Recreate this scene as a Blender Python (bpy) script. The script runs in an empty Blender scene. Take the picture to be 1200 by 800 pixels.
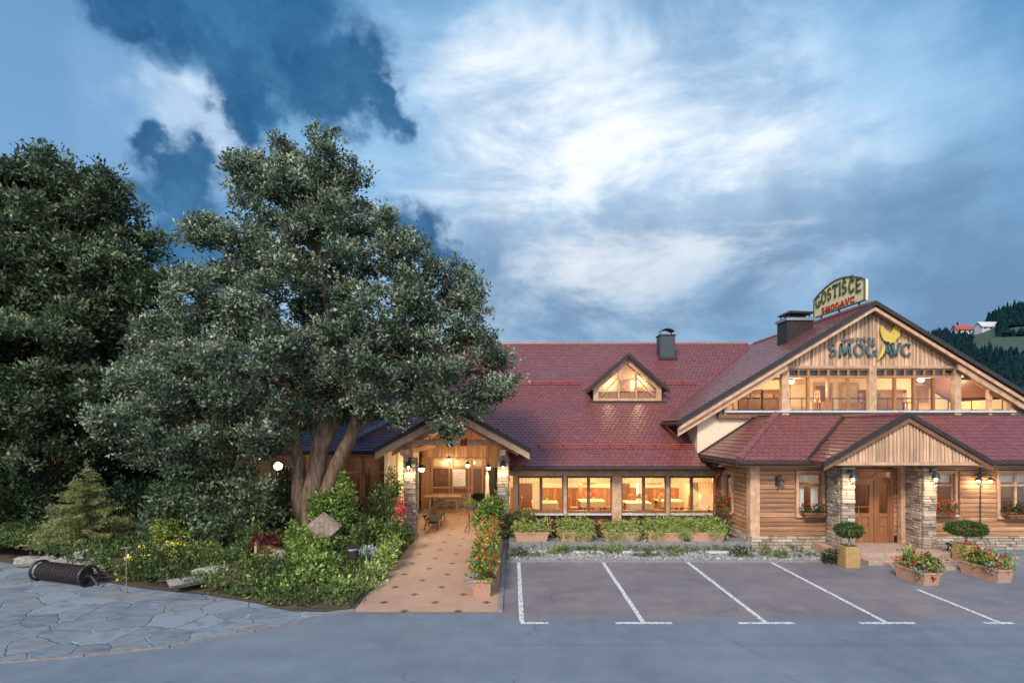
import bpy, math, random
import numpy as np
from mathutils import Matrix, Vector
from mathutils import noise as mn
R = math.radians
rnd = random.Random(7)
RNG = np.random.default_rng(11)
SC = bpy.context.scene
COL = SC.collection

# ------------------------------------------------------------------ camera
CAMH = 4.05
FPX = 630.0                      # focal length in pixels of a 1200 px wide frame
cam = bpy.data.objects.new('camera', bpy.data.cameras.new('camera'))
COL.objects.link(cam)
cam.location = (0, 0, CAMH)
cam.rotation_euler = (R(90), 0, 0)
cam.data.sensor_width = 36
cam.data.lens = FPX / 1200 * 36
cam.data.shift_y = 100 / 1200
cam.data.clip_start = 0.1
cam.data.clip_end = 3000
SC.camera = cam
SC.view_settings.view_transform = 'Standard'
SC.view_settings.look = 'None'
SC.view_settings.exposure = 0.22
SC.view_settings.gamma = 1.0
SC.render.engine = 'CYCLES'
SC.cycles.max_bounces = 6
SC.cycles.diffuse_bounces = 3
SC.cycles.glossy_bounces = 3
SC.cycles.transparent_max_bounces = 8
SC.cycles.sample_clamp_indirect = 4
SC.cycles.caustics_reflective = False
SC.cycles.caustics_refractive = False
SC.cycles.use_denoising = True

# ------------------------------------------------------------------ node helpers
class NT:
    def __init__(s, tree):
        s.t = tree; s.n = tree.nodes; s.l = tree.links
    def new(s, typ, **kw):
        n = s.n.new(typ)
        for k, v in kw.items(): setattr(n, k, v)
        return n
    def put(s, sock, v):
        if v is None: return
        if hasattr(v, 'is_linked') or hasattr(v, 'links'): s.l.new(v, sock)
        else:
            if isinstance(v, (tuple, list)) and len(v) == 3 and sock.type == 'RGBA': v = (*v, 1)
            sock.default_value = v
    def math(s, op, a, b=None, c=None, clamp=False):
        n = s.new('ShaderNodeMath', operation=op, use_clamp=clamp)
        s.put(n.inputs[0], a); s.put(n.inputs[1], b); s.put(n.inputs[2], c)
        return n.outputs[0]
    def vmath(s, op, a, b=None, scale=None):
        n = s.new('ShaderNodeVectorMath', operation=op)
        s.put(n.inputs[0], a); s.put(n.inputs[1], b)
        if scale is not None: s.put(n.inputs['Scale'], scale)
        return n.outputs[1] if op in ('DOT_PRODUCT', 'DISTANCE', 'LENGTH') else n.outputs[0]
    def mix(s, f, a, b, mode='MIX'):
        n = s.new('ShaderNodeMix', data_type='RGBA', blend_type=mode)
        s.put(n.inputs[0], f); s.put(n.inputs[6], a); s.put(n.inputs[7], b)
        return n.outputs[2]
    def noise(s, vec, scale, detail=4, rough=.55, out=0, dist=0):
        n = s.new('ShaderNodeTexNoise')
        s.put(n.inputs['Vector'], vec); n.inputs['Scale'].default_value = scale
        n.inputs['Detail'].default_value = detail; n.inputs['Roughness'].default_value = rough
        n.inputs['Distortion'].default_value = dist
        return n.outputs[out]
    def rng(s, v, a, b, c=0., d=1., smooth=False):
        n = s.new('ShaderNodeMapRange'); n.clamp = True
        if smooth: n.interpolation_type = 'SMOOTHSTEP'
        s.put(n.inputs[0], v)
        for i, x in enumerate((a, b, c, d)): s.put(n.inputs[i + 1], x)
        return n.outputs[0]

# ------------------------------------------------------------------ world: dusk sky with broken cloud
SUN_EL, SUN_AZ = 38, 205          # soft light from behind the camera, a little to the left
W = bpy.data.worlds.new('World'); SC.world = W; W.use_nodes = True
w = NT(W.node_tree); w.n.clear()
gen = w.new('ShaderNodeTexCoord').outputs['Generated']
dirn = w.vmath('NORMALIZE', gen)
sky = w.new('ShaderNodeTexSky', sky_type='NISHITA', sun_disc=False)
sky.sun_elevation = R(9); sky.sun_rotation = R(SUN_AZ - 0); sky.air_density = 1.6; sky.dust_density = 1.0; sky.ozone_density = 3.0
def pdir(x, y):
    v = Vector(((x - 600) / FPX, 1, (500 - y) / FPX)); v.normalize(); return v
def warpf(k1, k2, k3):
    a_ = w.vmath('SCALE', w.vmath('SUBTRACT', w.noise(dirn, 2.6, 2, .5, out=1), (.5, .5, .5)), scale=k1)
    b_ = w.vmath('SCALE', w.vmath('SUBTRACT', w.noise(dirn, 8, 3, .55, out=1), (.5, .5, .5)), scale=k2)
    c_ = w.vmath('SCALE', w.vmath('SUBTRACT', w.noise(dirn, 26, 5, .6, out=1), (.5, .5, .5)), scale=k3)
    return w.vmath('ADD', dirn, w.vmath('ADD', a_, w.vmath('ADD', b_, c_)))
dw = warpf(.16, .16, .05)
dws = warpf(.0, .12, .085)
def blobs(vec, lst, soft):
    acc = None
    for (x, y, r) in lst:
        c = pdir(x, y); ang = r / FPX * c.y          # angular size on the sky
        d = w.vmath('DISTANCE', vec, tuple(c))
        m = w.rng(d, ang * (1 + soft), ang * (1 - soft), 0, 1, True)
        acc = m if acc is None else w.math('MAXIMUM', acc, m)
    return acc
def scr(vec, lst, soft):
    acc = None
    for (x, y, r) in lst:
        c = pdir(x, y); ang = r / FPX * c.y
        d = w.vmath('DISTANCE', vec, tuple(c))
        m = w.rng(d, ang * (1 + soft), ang * (1 - soft), 0, 1, True)
        acc = m if acc is None else w.math('SUBTRACT', w.math('ADD', acc, m), w.math('MULTIPLY', acc, m))
    return acc
sep = w.new('ShaderNodeSeparateXYZ'); w.put(sep.inputs[0], dirn)
el_ = sep.outputs[2]
base = w.mix(w.rng(el_, .05, .30, 0, 1, True), (.115, .235, .40), (.175, .385, .64))
base = w.mix(w.rng(el_, .26, .60, 0, 1, True), base, (.010, .155, .385))
leftveil = scr(dw, [(40, 150, 230), (-150, 300, 300)], .8)
base = w.mix(w.math('MULTIPLY', leftveil, .75), base, (.185, .35, .59))
strk = w.new('ShaderNodeMapping'); w.put(strk.inputs[0], dirn); strk.inputs['Rotation'].default_value = (0, R(24), 0); strk.inputs['Scale'].default_value = (1.0, 1.0, 2.6)
wisp = w.rng(w.noise(strk.outputs[0], 3.4, 9, .62, dist=.35), .36, .66, 0, 1, True)
glow = scr(dw, [(700, 220, 210), (880, 215, 190), (560, 150, 140), (470, 200, 100), (660, 320, 130), (222, 145, 66), (960, 170, 110), (400, 330, 90)], .9)
glow2 = scr(dw, [(650, 225, 120), (770, 215, 120), (640, 170, 80), (222, 160, 42), (880, 225, 90), (200, 120, 30), (350, 95, 20)], .85)
c = w.mix(w.math('MULTIPLY', glow, w.rng(wisp, 0, 1, .50, .95)), base, (.36, .59, .83))
c = w.mix(w.math('MULTIPLY', glow2, w.rng(wisp, 0, 1, .28, 1.)), c, (.93, .96, 1.0))
grey = scr(dw, [(640, 385, 95), (780, 350, 80), (900, 345, 90), (1060, 330, 120), (560, 320, 60), (1180, 260, 110), (700, 340, 60)], .85)
c = w.mix(w.math('MULTIPLY', grey, w.rng(wisp, 0, 1, .85, .35)), c, (.125, .225, .385))
dark = blobs(dws, [(150, -10, 45), (215, 5, 58), (290, 45, 68), (350, 75, 60), (415, 88, 48), (450, 108, 24), (290, 115, 44), (275, 150, 26), (182, 188, 24), (205, 225, 42), (235, 275, 50), (455, 125, 26), (390, 120, 40), (490, 275, 34), (330, 0, 70), (215, 300, 40), (515, 300, 28)], .42)
darkcol = w.mix(w.rng(w.noise(dws, 7, 6, .62), .32, .68), (.006, .070, .195), (.045, .175, .345))
c = w.mix(w.math('MULTIPLY', dark, w.rng(w.noise(dirn, 5, 5, .6), .3, .7, .90, 1.)), c, darkcol)
# thin veil lets a little of the clear sky model through; the sky behind the camera is brightened as added frontal fill
nish = w.vmath('SCALE', sky.outputs[0], scale=.10)
c = w.mix(.05, c, nish)
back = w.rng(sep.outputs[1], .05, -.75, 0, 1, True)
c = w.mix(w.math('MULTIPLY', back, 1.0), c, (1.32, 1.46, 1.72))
low = w.rng(sep.outputs[2], -.02, -.06, 0, 1)
c = w.mix(low, c, (.10, .12, .13))
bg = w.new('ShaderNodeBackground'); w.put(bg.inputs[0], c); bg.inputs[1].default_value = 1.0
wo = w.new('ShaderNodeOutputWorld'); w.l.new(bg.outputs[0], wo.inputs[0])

sun = bpy.data.objects.new('sun', bpy.data.lights.new('sun', 'SUN')); COL.objects.link(sun)
sun.data.energy = 3.1; sun.data.angle = R(12); sun.data.color = (1, .91, .80)
sun.rotation_euler = (R(90 - SUN_EL), 0, R(-25))

# ------------------------------------------------------------------ materials
MATS = {}
def M(name, c1, c2=None, rough=.75, scale=(4, 4, 4), ns=1.0, detail=5, var=.0, bump=0., bscale=None, spec=.4,
      metal=0., coat=0., contrast=(.35, .65), dirt=None, emit=None, coords='Object', trans=0., ramp=None, bdist=.02):
    m = bpy.data.materials.new(name); m.use_nodes = True
    t = NT(m.node_tree); t.n.clear()
    b = t.new('ShaderNodeBsdfPrincipled'); o = t.new('ShaderNodeOutputMaterial')
    tc = t.new('ShaderNodeTexCoord').outputs[coords]
    mp = t.new('ShaderNodeMapping'); t.put(mp.inputs[0], tc); mp.inputs['Scale'].default_value = scale
    vec = mp.outputs[0]
    at = t.new('ShaderNodeAttribute', attribute_name='rnd').outputs['Fac']
    off = t.vmath('ADD', vec, None); n_ = off.node
    cb = t.new('ShaderNodeCombineXYZ')
    for i in range(3): t.put(cb.inputs[i], t.math('MULTIPLY', at, 37.0 + 11 * i))
    t.put(n_.inputs[1], cb.outputs[0])
    nz = t.noise(off, ns, detail, .6)
    col = c1
    if ramp:
        cr = t.new('ShaderNodeValToRGB'); cr.color_ramp.interpolation = 'LINEAR'
        els = cr.color_ramp.elements
        while len(els) < len(ramp): els.new(.5)
        for i, cc in enumerate(ramp):
            els[i].position = i / (len(ramp) - 1); els[i].color = (*cc, 1)
        t.put(cr.inputs[0], at); col = cr.outputs[0]
        if c2: col = t.mix(t.math('MULTIPLY', t.rng(nz, *contrast), .5), col, c2)
    elif c2: col = t.mix(t.rng(nz, *contrast), c1, c2)
    if dirt:
        dn = t.noise(tc, dirt[1], 6, .65)
        col = t.mix(t.math('MULTIPLY', t.rng(dn, .48, .72), dirt[2]), col, dirt[0])
    if var:
        k = t.rng(at, 0, 1, 1 - var, 1 + var)
        cm = t.new('ShaderNodeVectorMath', operation='SCALE')
        if isinstance(col, tuple): t.put(cm.inputs[0], col)
        else: t.put(cm.inputs[0], col)
        t.put(cm.inputs['Scale'], k); col = cm.outputs[0]
    t.put(b.inputs['Base Color'], col)
    b.inputs['Roughness'].default_value = rough
    b.inputs['Specular IOR Level'].default_value = spec
    b.inputs['Metallic'].default_value = metal
    b.inputs['Coat Weight'].default_value = coat; b.inputs['Coat Roughness'].default_value = .35
    if bump:
        bn = t.noise(off, ns * 2 if bscale is None else bscale, 5, .6)
        bu = t.new('ShaderNodeBump'); bu.inputs['Strength'].default_value = bump; bu.inputs['Distance'].default_value = bdist
        t.put(bu.inputs['Height'], bn); t.l.new(bu.outputs[0], b.inputs['Normal'])
    if emit:
        b.inputs['Emission Color'].default_value = (*emit[0], 1); b.inputs['Emission Strength'].default_value = emit[1]
    out = b.outputs[0]
    if trans:
        tr = t.new('ShaderNodeBsdfTranslucent'); t.put(tr.inputs[0], col)
        mx = t.new('ShaderNodeMixShader'); mx.inputs[0].default_value = trans
        t.l.new(out, mx.inputs[1]); t.l.new(tr.outputs[0], mx.inputs[2]); out = mx.outputs[0]
    t.l.new(out, o.inputs[0])
    MATS[name] = m
    return m
def glass_mat(name, refl, tint=(1, 1, 1)):
    m = bpy.data.materials.new(name); m.use_nodes = True
    t = NT(m.node_tree); t.n.clear(); o = t.new('ShaderNodeOutputMaterial')
    a = t.new('ShaderNodeBsdfTransparent'); a.inputs[0].default_value = (*tint, 1)
    g = t.new('ShaderNodeBsdfGlossy'); g.inputs['Roughness'].default_value = .03
    fr = t.new('ShaderNodeFresnel'); fr.inputs[0].default_value = 1.45
    mx = t.new('ShaderNodeMixShader'); t.put(mx.inputs[0], t.math('MULTIPLY', fr.outputs[0], refl))
    t.l.new(a.outputs[0], mx.inputs[1]); t.l.new(g.outputs[0], mx.inputs[2]); t.l.new(mx.outputs[0], o.inputs[0])
    return m

def asphalt_mat(name, bay):  # road blue and bay purple-grey: light grading put into one asphalt's colour
    m = bpy.data.materials.new(name); m.use_nodes = True
    t = NT(m.node_tree); b = t.n['Principled BSDF']; tc = t.new('ShaderNodeTexCoord').outputs['Object']
    big = t.rng(t.noise(tc, .35, 6, .62), .35, .68); mid = t.noise(tc, 1.6, 8, .65)
    strm = t.new('ShaderNodeMapping'); t.put(strm.inputs[0], tc); strm.inputs['Scale'].default_value = (.18, 1.6, 1)
    tyre = t.rng(t.noise(strm.outputs[0], 1.2, 5, .6), .42, .66)
    agg = t.rng(t.noise(tc, 70, 3, .6), .35, .65)
    def net(c1, c2, c3):
        c = t.mix(big, c1, c2); c = t.mix(t.math('MULTIPLY', t.rng(mid, .4, .7), .5), c, c3)
        return c
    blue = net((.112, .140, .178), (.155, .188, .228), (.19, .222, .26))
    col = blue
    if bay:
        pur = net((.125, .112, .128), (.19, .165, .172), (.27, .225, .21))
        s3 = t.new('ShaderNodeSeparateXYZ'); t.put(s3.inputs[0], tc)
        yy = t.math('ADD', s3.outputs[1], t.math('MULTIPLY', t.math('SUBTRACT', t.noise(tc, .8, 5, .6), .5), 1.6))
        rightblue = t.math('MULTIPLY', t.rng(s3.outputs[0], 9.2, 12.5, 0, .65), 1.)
        k = t.math('MULTIPLY', t.rng(yy, 10.9, 11.7, 0, 1, True), t.math('SUBTRACT', 1., rightblue))  # blend mask for the painted light tint along the bay front
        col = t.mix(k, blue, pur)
    col = t.mix(t.math('MULTIPLY', tyre, .22), col, (.10, .12, .15))
    cm = t.vmath('SCALE', col, scale=t.rng(agg, 0, 1, .80, 1.2))
    oil = t.rng(t.noise(tc, 2.3, 3, .5), .70, .76, 0, .35)
    col = t.mix(oil, cm, (.055, .06, .07))
    wv = t.vmath('ADD', tc, t.vmath('SCALE', t.noise(tc, 1.2, 5, .6, out=1), scale=1.2))
    vo = t.new('ShaderNodeTexVoronoi', feature='DISTANCE_TO_EDGE', voronoi_dimensions='2D'); t.put(vo.inputs['Vector'], wv); vo.inputs['Scale'].default_value = .22
    ck = t.math('MULTIPLY', t.rng(vo.outputs['Distance'], .0012, .0035, 1, 0), t.rng(t.noise(tc, .45, 3), .46, .56, 0, .6))
    col = t.mix(ck, col, (.04, .042, .05))
    t.put(b.inputs['Base Color'], col); b.inputs['Roughness'].default_value = .8; b.inputs['Specular IOR Level'].default_value = .35
    bu = t.new('ShaderNodeBump'); bu.inputs['Strength'].default_value = .6; bu.inputs['Distance'].default_value = .006
    t.put(bu.inputs['Height'], t.noise(tc, 60, 5)); t.l.new(bu.outputs[0], b.inputs['Normal'])
    return m
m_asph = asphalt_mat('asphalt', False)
m_bay = asphalt_mat('asphalt_bay_light_tint', True)
m_paint = M('white_road_paint', (.70, .70, .70), (.24, .24, .26), .75, ns=5, detail=12, contrast=(.44, .60), bump=.2, bscale=50)
m_kerb = M('kerb_stone', (.15, .14, .14), (.24, .22, .21), .85, ns=3, bump=.4)
m_soil = M('soil', (.05, .035, .022), (.10, .07, .045), .95, ns=3, bump=.8)
m_gravelbed = M('gravel_bed', (.08, .075, .075), (.18, .17, .165), .9, ns=9, bump=.8, contrast=(.4, .6))
m_rock = M('rock', (.14, .13, .125), (.30, .265, .235), .85, ns=2.5, bump=.7, var=.35)
m_pebble = M('pebbles', None, (.5, .48, .46), .8, ns=8, ramp=[(.05, .05, .06), (.15, .14, .14), (.09, .09, .10), (.33, .31, .30), (.17, .145, .135)])
m_stone = M('ledge_stone', None, (.28, .24, .20), .85, ns=7, bump=.6, bscale=14, ramp=[(.17, .13, .095), (.46, .37, .28), (.29, .21, .15), (.56, .48, .38), (.36, .28, .21), (.13, .10, .08), (.50, .34, .21)])
m_log = M('log_siding', (.48, .25, .128), (.22, .10, .046), .65, scale=(.9, 12, 14), ns=1, detail=8, var=.30, bump=.6, bscale=2.5, contrast=(.35, .7), dirt=((.20, .115, .075), 1.6, .55))
m_board = M('weathered_board', (.70, .455, .285), (.34, .195, .11), .75, scale=(14, 14, .7), ns=1, detail=6, var=.30, bump=.35, bscale=3, contrast=(.35, .68), dirt=((.24, .19, .15), .7, .55))
m_boardw = M('warm_board', (.45, .26, .145), (.25, .13, .068), .6, scale=(14, 14, .7), ns=1, detail=6, var=.28, bump=.3, bscale=3)
m_beam = M('pale_timber', (.56, .36, .225), (.38, .215, .12), .6, scale=(3, 3, 3), ns=1.5, var=.12, bump=.2, bscale=8)
m_brown = M('brown_timber', (.20, .095, .045), (.12, .055, .028), .5, scale=(3, 3, 3), ns=2, var=.12)
m_door = M('door_wood', (.30, .125, .055), (.19, .075, .033), .42, scale=(8, 8, .8), ns=1.5, var=.12)
m_tile = M('red_roof_tile', (.215, .064, .056), (.16, .048, .044), .42, ns=1.2, var=.11, spec=.9, coat=.4, dirt=((.17, .085, .08), .35, .6))
m_tile2 = M('dark_roof_tile', (.20, .06, .055), (.12, .04, .04), .55, ns=1.2, var=.2, spec=.4)
m_redmetal = M('red_metal', (.36, .07, .06), None, .4, spec=.5)
m_dark = M('dark_metal', (.020, .016, .015), (.040, .030, .026), .5, ns=3, spec=.3)
m_black = M('black_iron', (.012, .013, .014), (.03, .03, .03), .5, ns=5, spec=.5)
m_flash = M('zinc_flashing', (.30, .33, .38), (.20, .22, .26), .4, ns=3, metal=.4)
m_chim = M('slate_cladding', (.03, .042, .046), (.055, .07, .075), .6, ns=4)
m_plaster = M('cream_plaster', (.72, .60, .42), (.64, .52, .36), .9, ns=3, bump=.2, bscale=20)
m_inwall = M('warm_inner_wall', (.82, .67, .44), (.76, .58, .35), .8, ns=2)
m_inwood = M('inner_wood', (.38, .17, .065), (.26, .11, .04), .5, scale=(6, 6, .8), ns=2, var=.25)
m_infloor = M('inner_floor', (.28, .14, .06), (.2, .1, .045), .4, ns=2)
m_cloth = M('cream_cloth', (.80, .66, .40), (.74, .6, .36), .9, ns=4, trans=.35)
m_white = M('white_cloth', (.8, .76, .68), None, .9, trans=.2)
m_sill = M('pale_sill', (.52, .52, .54), (.40, .40, .42), .5, ns=4)
m_glass = glass_mat('window_glass', .45)
m_terra = M('terracotta', (.50, .27, .17), (.38, .20, .13), .85, ns=5, bump=.2, bscale=25, dirt=((.30, .24, .2), 3, .5))
m_ochre = M('ochre_box', (.42, .26, .10), (.32, .19, .08), .7, ns=4, bump=.1)
m_bark = M('bark', (.21, .135, .085), (.065, .042, .028), .95, scale=(7, 7, 1.5), ns=1.6, detail=8, bump=1., bscale=3, bdist=.05)
m_slab = M('step_stone', (.42, .30, .24), (.30, .21, .17), .8, ns=2.5, bump=.3, bscale=20)
m_woodgrey = M('grey_weathered_wood', (.36, .28, .22), (.20, .15, .12), .85, scale=(2, 2, 14), ns=1, var=.25, bump=.4)
m_signy = M('yellow_sign_face', (.78, .68, .36), (.62, .52, .26), .5, ns=3)
m_signw = M('sign_edge', (.10, .09, .07), None, .5)
m_green = M('sign_green', (.05, .10, .115), None, .5)
m_green2 = M('sign_olive', (.07, .085, .03), None, .5)
m_red = M('sign_red', (.40, .035, .03), None, .5)
m_gold = M('sign_gold', (.60, .43, .07), (.50, .34, .05), .5, ns=3)
m_grey = M('sign_grey', (.10, .12, .13), None, .6)
m_lamp = M('lamp_glow', (1, .8, .5), None, .5, emit=((1, .76, .42), 14))
m_lampsoft = M('lamp_soft_glow', (1, .8, .5), None, .5, emit=((1, .70, .36), 5))
def leafmat(name, a, b, c_=None, tr=.25, rough=.5, bs=.45):
    m = M(name, None, None, rough, spec=.35, trans=tr, ramp=[a, b, c_ or b])
    # leaf tones vary at random; crown highlights and shade are also put into the ramp
    return m
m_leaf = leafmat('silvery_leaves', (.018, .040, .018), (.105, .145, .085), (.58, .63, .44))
m_leaf2 = leafmat('olive_leaves', (.010, .024, .010), (.052, .082, .036), (.32, .38, .20))
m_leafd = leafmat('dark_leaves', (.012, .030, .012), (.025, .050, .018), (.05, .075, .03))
m_leafg = leafmat('fresh_leaves', (.03, .07, .014), (.18, .27, .05), (.58, .64, .20))
m_leafy = leafmat('yellow_green_leaves', (.13, .19, .03), (.26, .31, .05), (.48, .46, .07))
m_leafv = leafmat('pale_variegated_leaves', (.16, .25, .05), (.36, .44, .12), (.62, .66, .30))
m_ivy = leafmat('ivy_leaves', (.020, .042, .012), (.085, .135, .035), (.36, .40, .13))
m_needle = leafmat('spruce_needles', (.03, .042, .014), (.16, .18, .055), (.50, .50, .20))
m_box = leafmat('boxwood_leaves', (.02, .055, .01), (.05, .11, .018), (.10, .17, .03))
m_silver = leafmat('silver_foliage', (.30, .34, .32), (.45, .49, .46), (.62, .64, .6))
m_fred = leafmat('red_petals', (.45, .01, .012), (.65, .03, .02), (.7, .12, .05))
m_forange = leafmat('orange_petals', (.45, .05, .01), (.65, .16, .02), (.75, .42, .04))
m_fyellow = leafmat('yellow_petals', (.7, .5, .03), (.8, .62, .05), (.8, .7, .2))
m_fpink = leafmat('pink_petals', (.6, .10, .12), (.75, .2, .2), (.8, .4, .35))
m_maroon = leafmat('maroon_leaves', (.06, .012, .015), (.12, .02, .02), (.22, .04, .03))
m_far = M('far_forest', None, None, 1., spec=0, ramp=[(.004, .014, .018), (.007, .022, .026), (.012, .034, .036)])

# crazy paving / path tiles / hill meadow need their own node set-ups
def paving_mat():
    m = bpy.data.materials.new('crazy_paving'); m.use_nodes = True
    t = NT(m.node_tree); b = t.n['Principled BSDF']
    tc = t.new('ShaderNodeTexCoord').outputs['Object']
    wv = t.vmath('ADD', tc, t.vmath('SCALE', t.noise(tc, .9, 3, out=1), scale=.5))
    v1 = t.new('ShaderNodeTexVoronoi', feature='DISTANCE_TO_EDGE', voronoi_dimensions='2D'); t.put(v1.inputs['Vector'], wv); v1.inputs['Scale'].default_value = 1.35
    v2 = t.new('ShaderNodeTexVoronoi', voronoi_dimensions='2D'); t.put(v2.inputs['Vector'], wv); v2.inputs['Scale'].default_value = 1.35
    sp = t.new('ShaderNodeSeparateColor'); t.put(sp.inputs[0], v2.outputs['Color'])
    col = t.mix(sp.outputs[0], (.085, .11, .14), (.235, .265, .295)); col = t.mix(t.math('MULTIPLY', t.rng(sp.outputs[1], .75, .8), .5), col, (.24, .215, .20))
    mp = t.new('ShaderNodeMapping'); t.put(mp.inputs[0], tc); mp.inputs['Scale'].default_value = (1.2, 3.2, 1); mp.inputs['Rotation'].default_value = (0, 0, .15)
    col = t.mix(t.math('MULTIPLY', t.rng(t.noise(mp.outputs[0], 1.6, 9, .7), .40, .62), .7), col, (.215, .26, .315))
    col = t.mix(t.math('MULTIPLY', t.rng(t.noise(tc, 2.1, 9, .7), .52, .66), .7), col, (.08, .105, .14))
    col = t.mix(t.math('MULTIPLY', t.rng(t.noise(tc, .8, 6, .6), .5, .7), .5), col, (.21, .20, .195))
    jn = t.noise(tc, 1.5, 4)
    joint = t.mix(t.rng(jn, .52, .64), (.105, .12, .135), (.36, .37, .38))
    edge = t.rng(t.math('ADD', v1.outputs['Distance'], t.math('MULTIPLY', t.noise(tc, 14, 4), .03)), .022, .048, .9, 0)
    col = t.mix(edge, col, joint)
    t.put(b.inputs['Base Color'], col); b.inputs['Roughness'].default_value = .6
    bu = t.new('ShaderNodeBump'); bu.inputs['Strength'].default_value = .6; bu.inputs['Distance'].default_value = .02
    h = t.math('ADD', t.math('MULTIPLY', edge, -1), t.math('MULTIPLY', t.noise(tc, 9, 6), .6))
    t.put(bu.inputs['Height'], h); t.l.new(bu.outputs[0], b.inputs['Normal'])
    return m
m_crazy = paving_mat()
def path_mat():
    m = bpy.data.materials.new('salmon_paving'); m.use_nodes = True
    t = NT(m.node_tree); b = t.n['Principled BSDF']
    tc = t.new('ShaderNodeTexCoord').outputs['Object']
    s = t.new('ShaderNodeSeparateXYZ'); t.put(s.inputs[0], tc)
    P = 1.18
    def dia(ox, oy):
        fx = t.math('ABSOLUTE', t.math('SUBTRACT', t.math('FRACT', t.math('ADD', t.math('DIVIDE', s.outputs[0], P), ox + 100)), .5))
        fy = t.math('ABSOLUTE', t.math('SUBTRACT', t.math('FRACT', t.math('ADD', t.math('DIVIDE', s.outputs[1], P), oy + 100)), .5))
        return t.math('ADD', fx, fy)
    d = t.math('MINIMUM', dia(0, 0), dia(.5, .5))
    mask = t.rng(d, .085, .095, 1, 0)
    ring = t.rng(t.math('ABSOLUTE', t.math('SUBTRACT', d, .10)), .006, .012, 1, 0)
    # slab joints every 0.59 m
    gx = t.math('ABSOLUTE', t.math('SUBTRACT', t.math('FRACT', t.math('ADD', t.math('DIVIDE', s.outputs[0], P / 2), 100.5)), .5))
    gy = t.math('ABSOLUTE', t.math('SUBTRACT', t.math('FRACT', t.math('ADD', t.math('DIVIDE', s.outputs[1], P / 2), 100.5)), .5))
    g = t.rng(t.math('MAXIMUM', gx, gy), .488, .496, 0, 1)
    col = t.mix(t.noise(tc, 2.2, 7, .65), (.31, .19, .13), (.49, .31, .22))
    col = t.mix(t.math('MULTIPLY', t.rng(t.noise(tc, .7, 5, .6), .45, .65), .5), col, (.33, .20, .14))
    col = t.mix(t.math('MULTIPLY', t.math('MAXIMUM', g, ring), .45), col, (.24, .15, .11))
    col = t.mix(mask, col, (.12, .06, .045))
    t.put(b.inputs['Base Color'], col); b.inputs['Roughness'].default_value = .55
    bu = t.new('ShaderNodeBump'); bu.inputs['Strength'].default_value = .35; bu.inputs['Distance'].default_value = .01
    t.put(bu.inputs['Height'], t.math('ADD', t.noise(tc, 30, 5), t.math('MULTIPLY', g, -.8))); t.l.new(bu.outputs[0], b.inputs['Normal'])
    return m
m_path = path_mat()
m_meadow = M('meadow', (.028, .050, .038), (.045, .07, .045), .95, ns=.03, contrast=(.3, .7))
m_land = M('rough_grass', (.03, .055, .018), (.06, .09, .03), .95, ns=.5)

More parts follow.
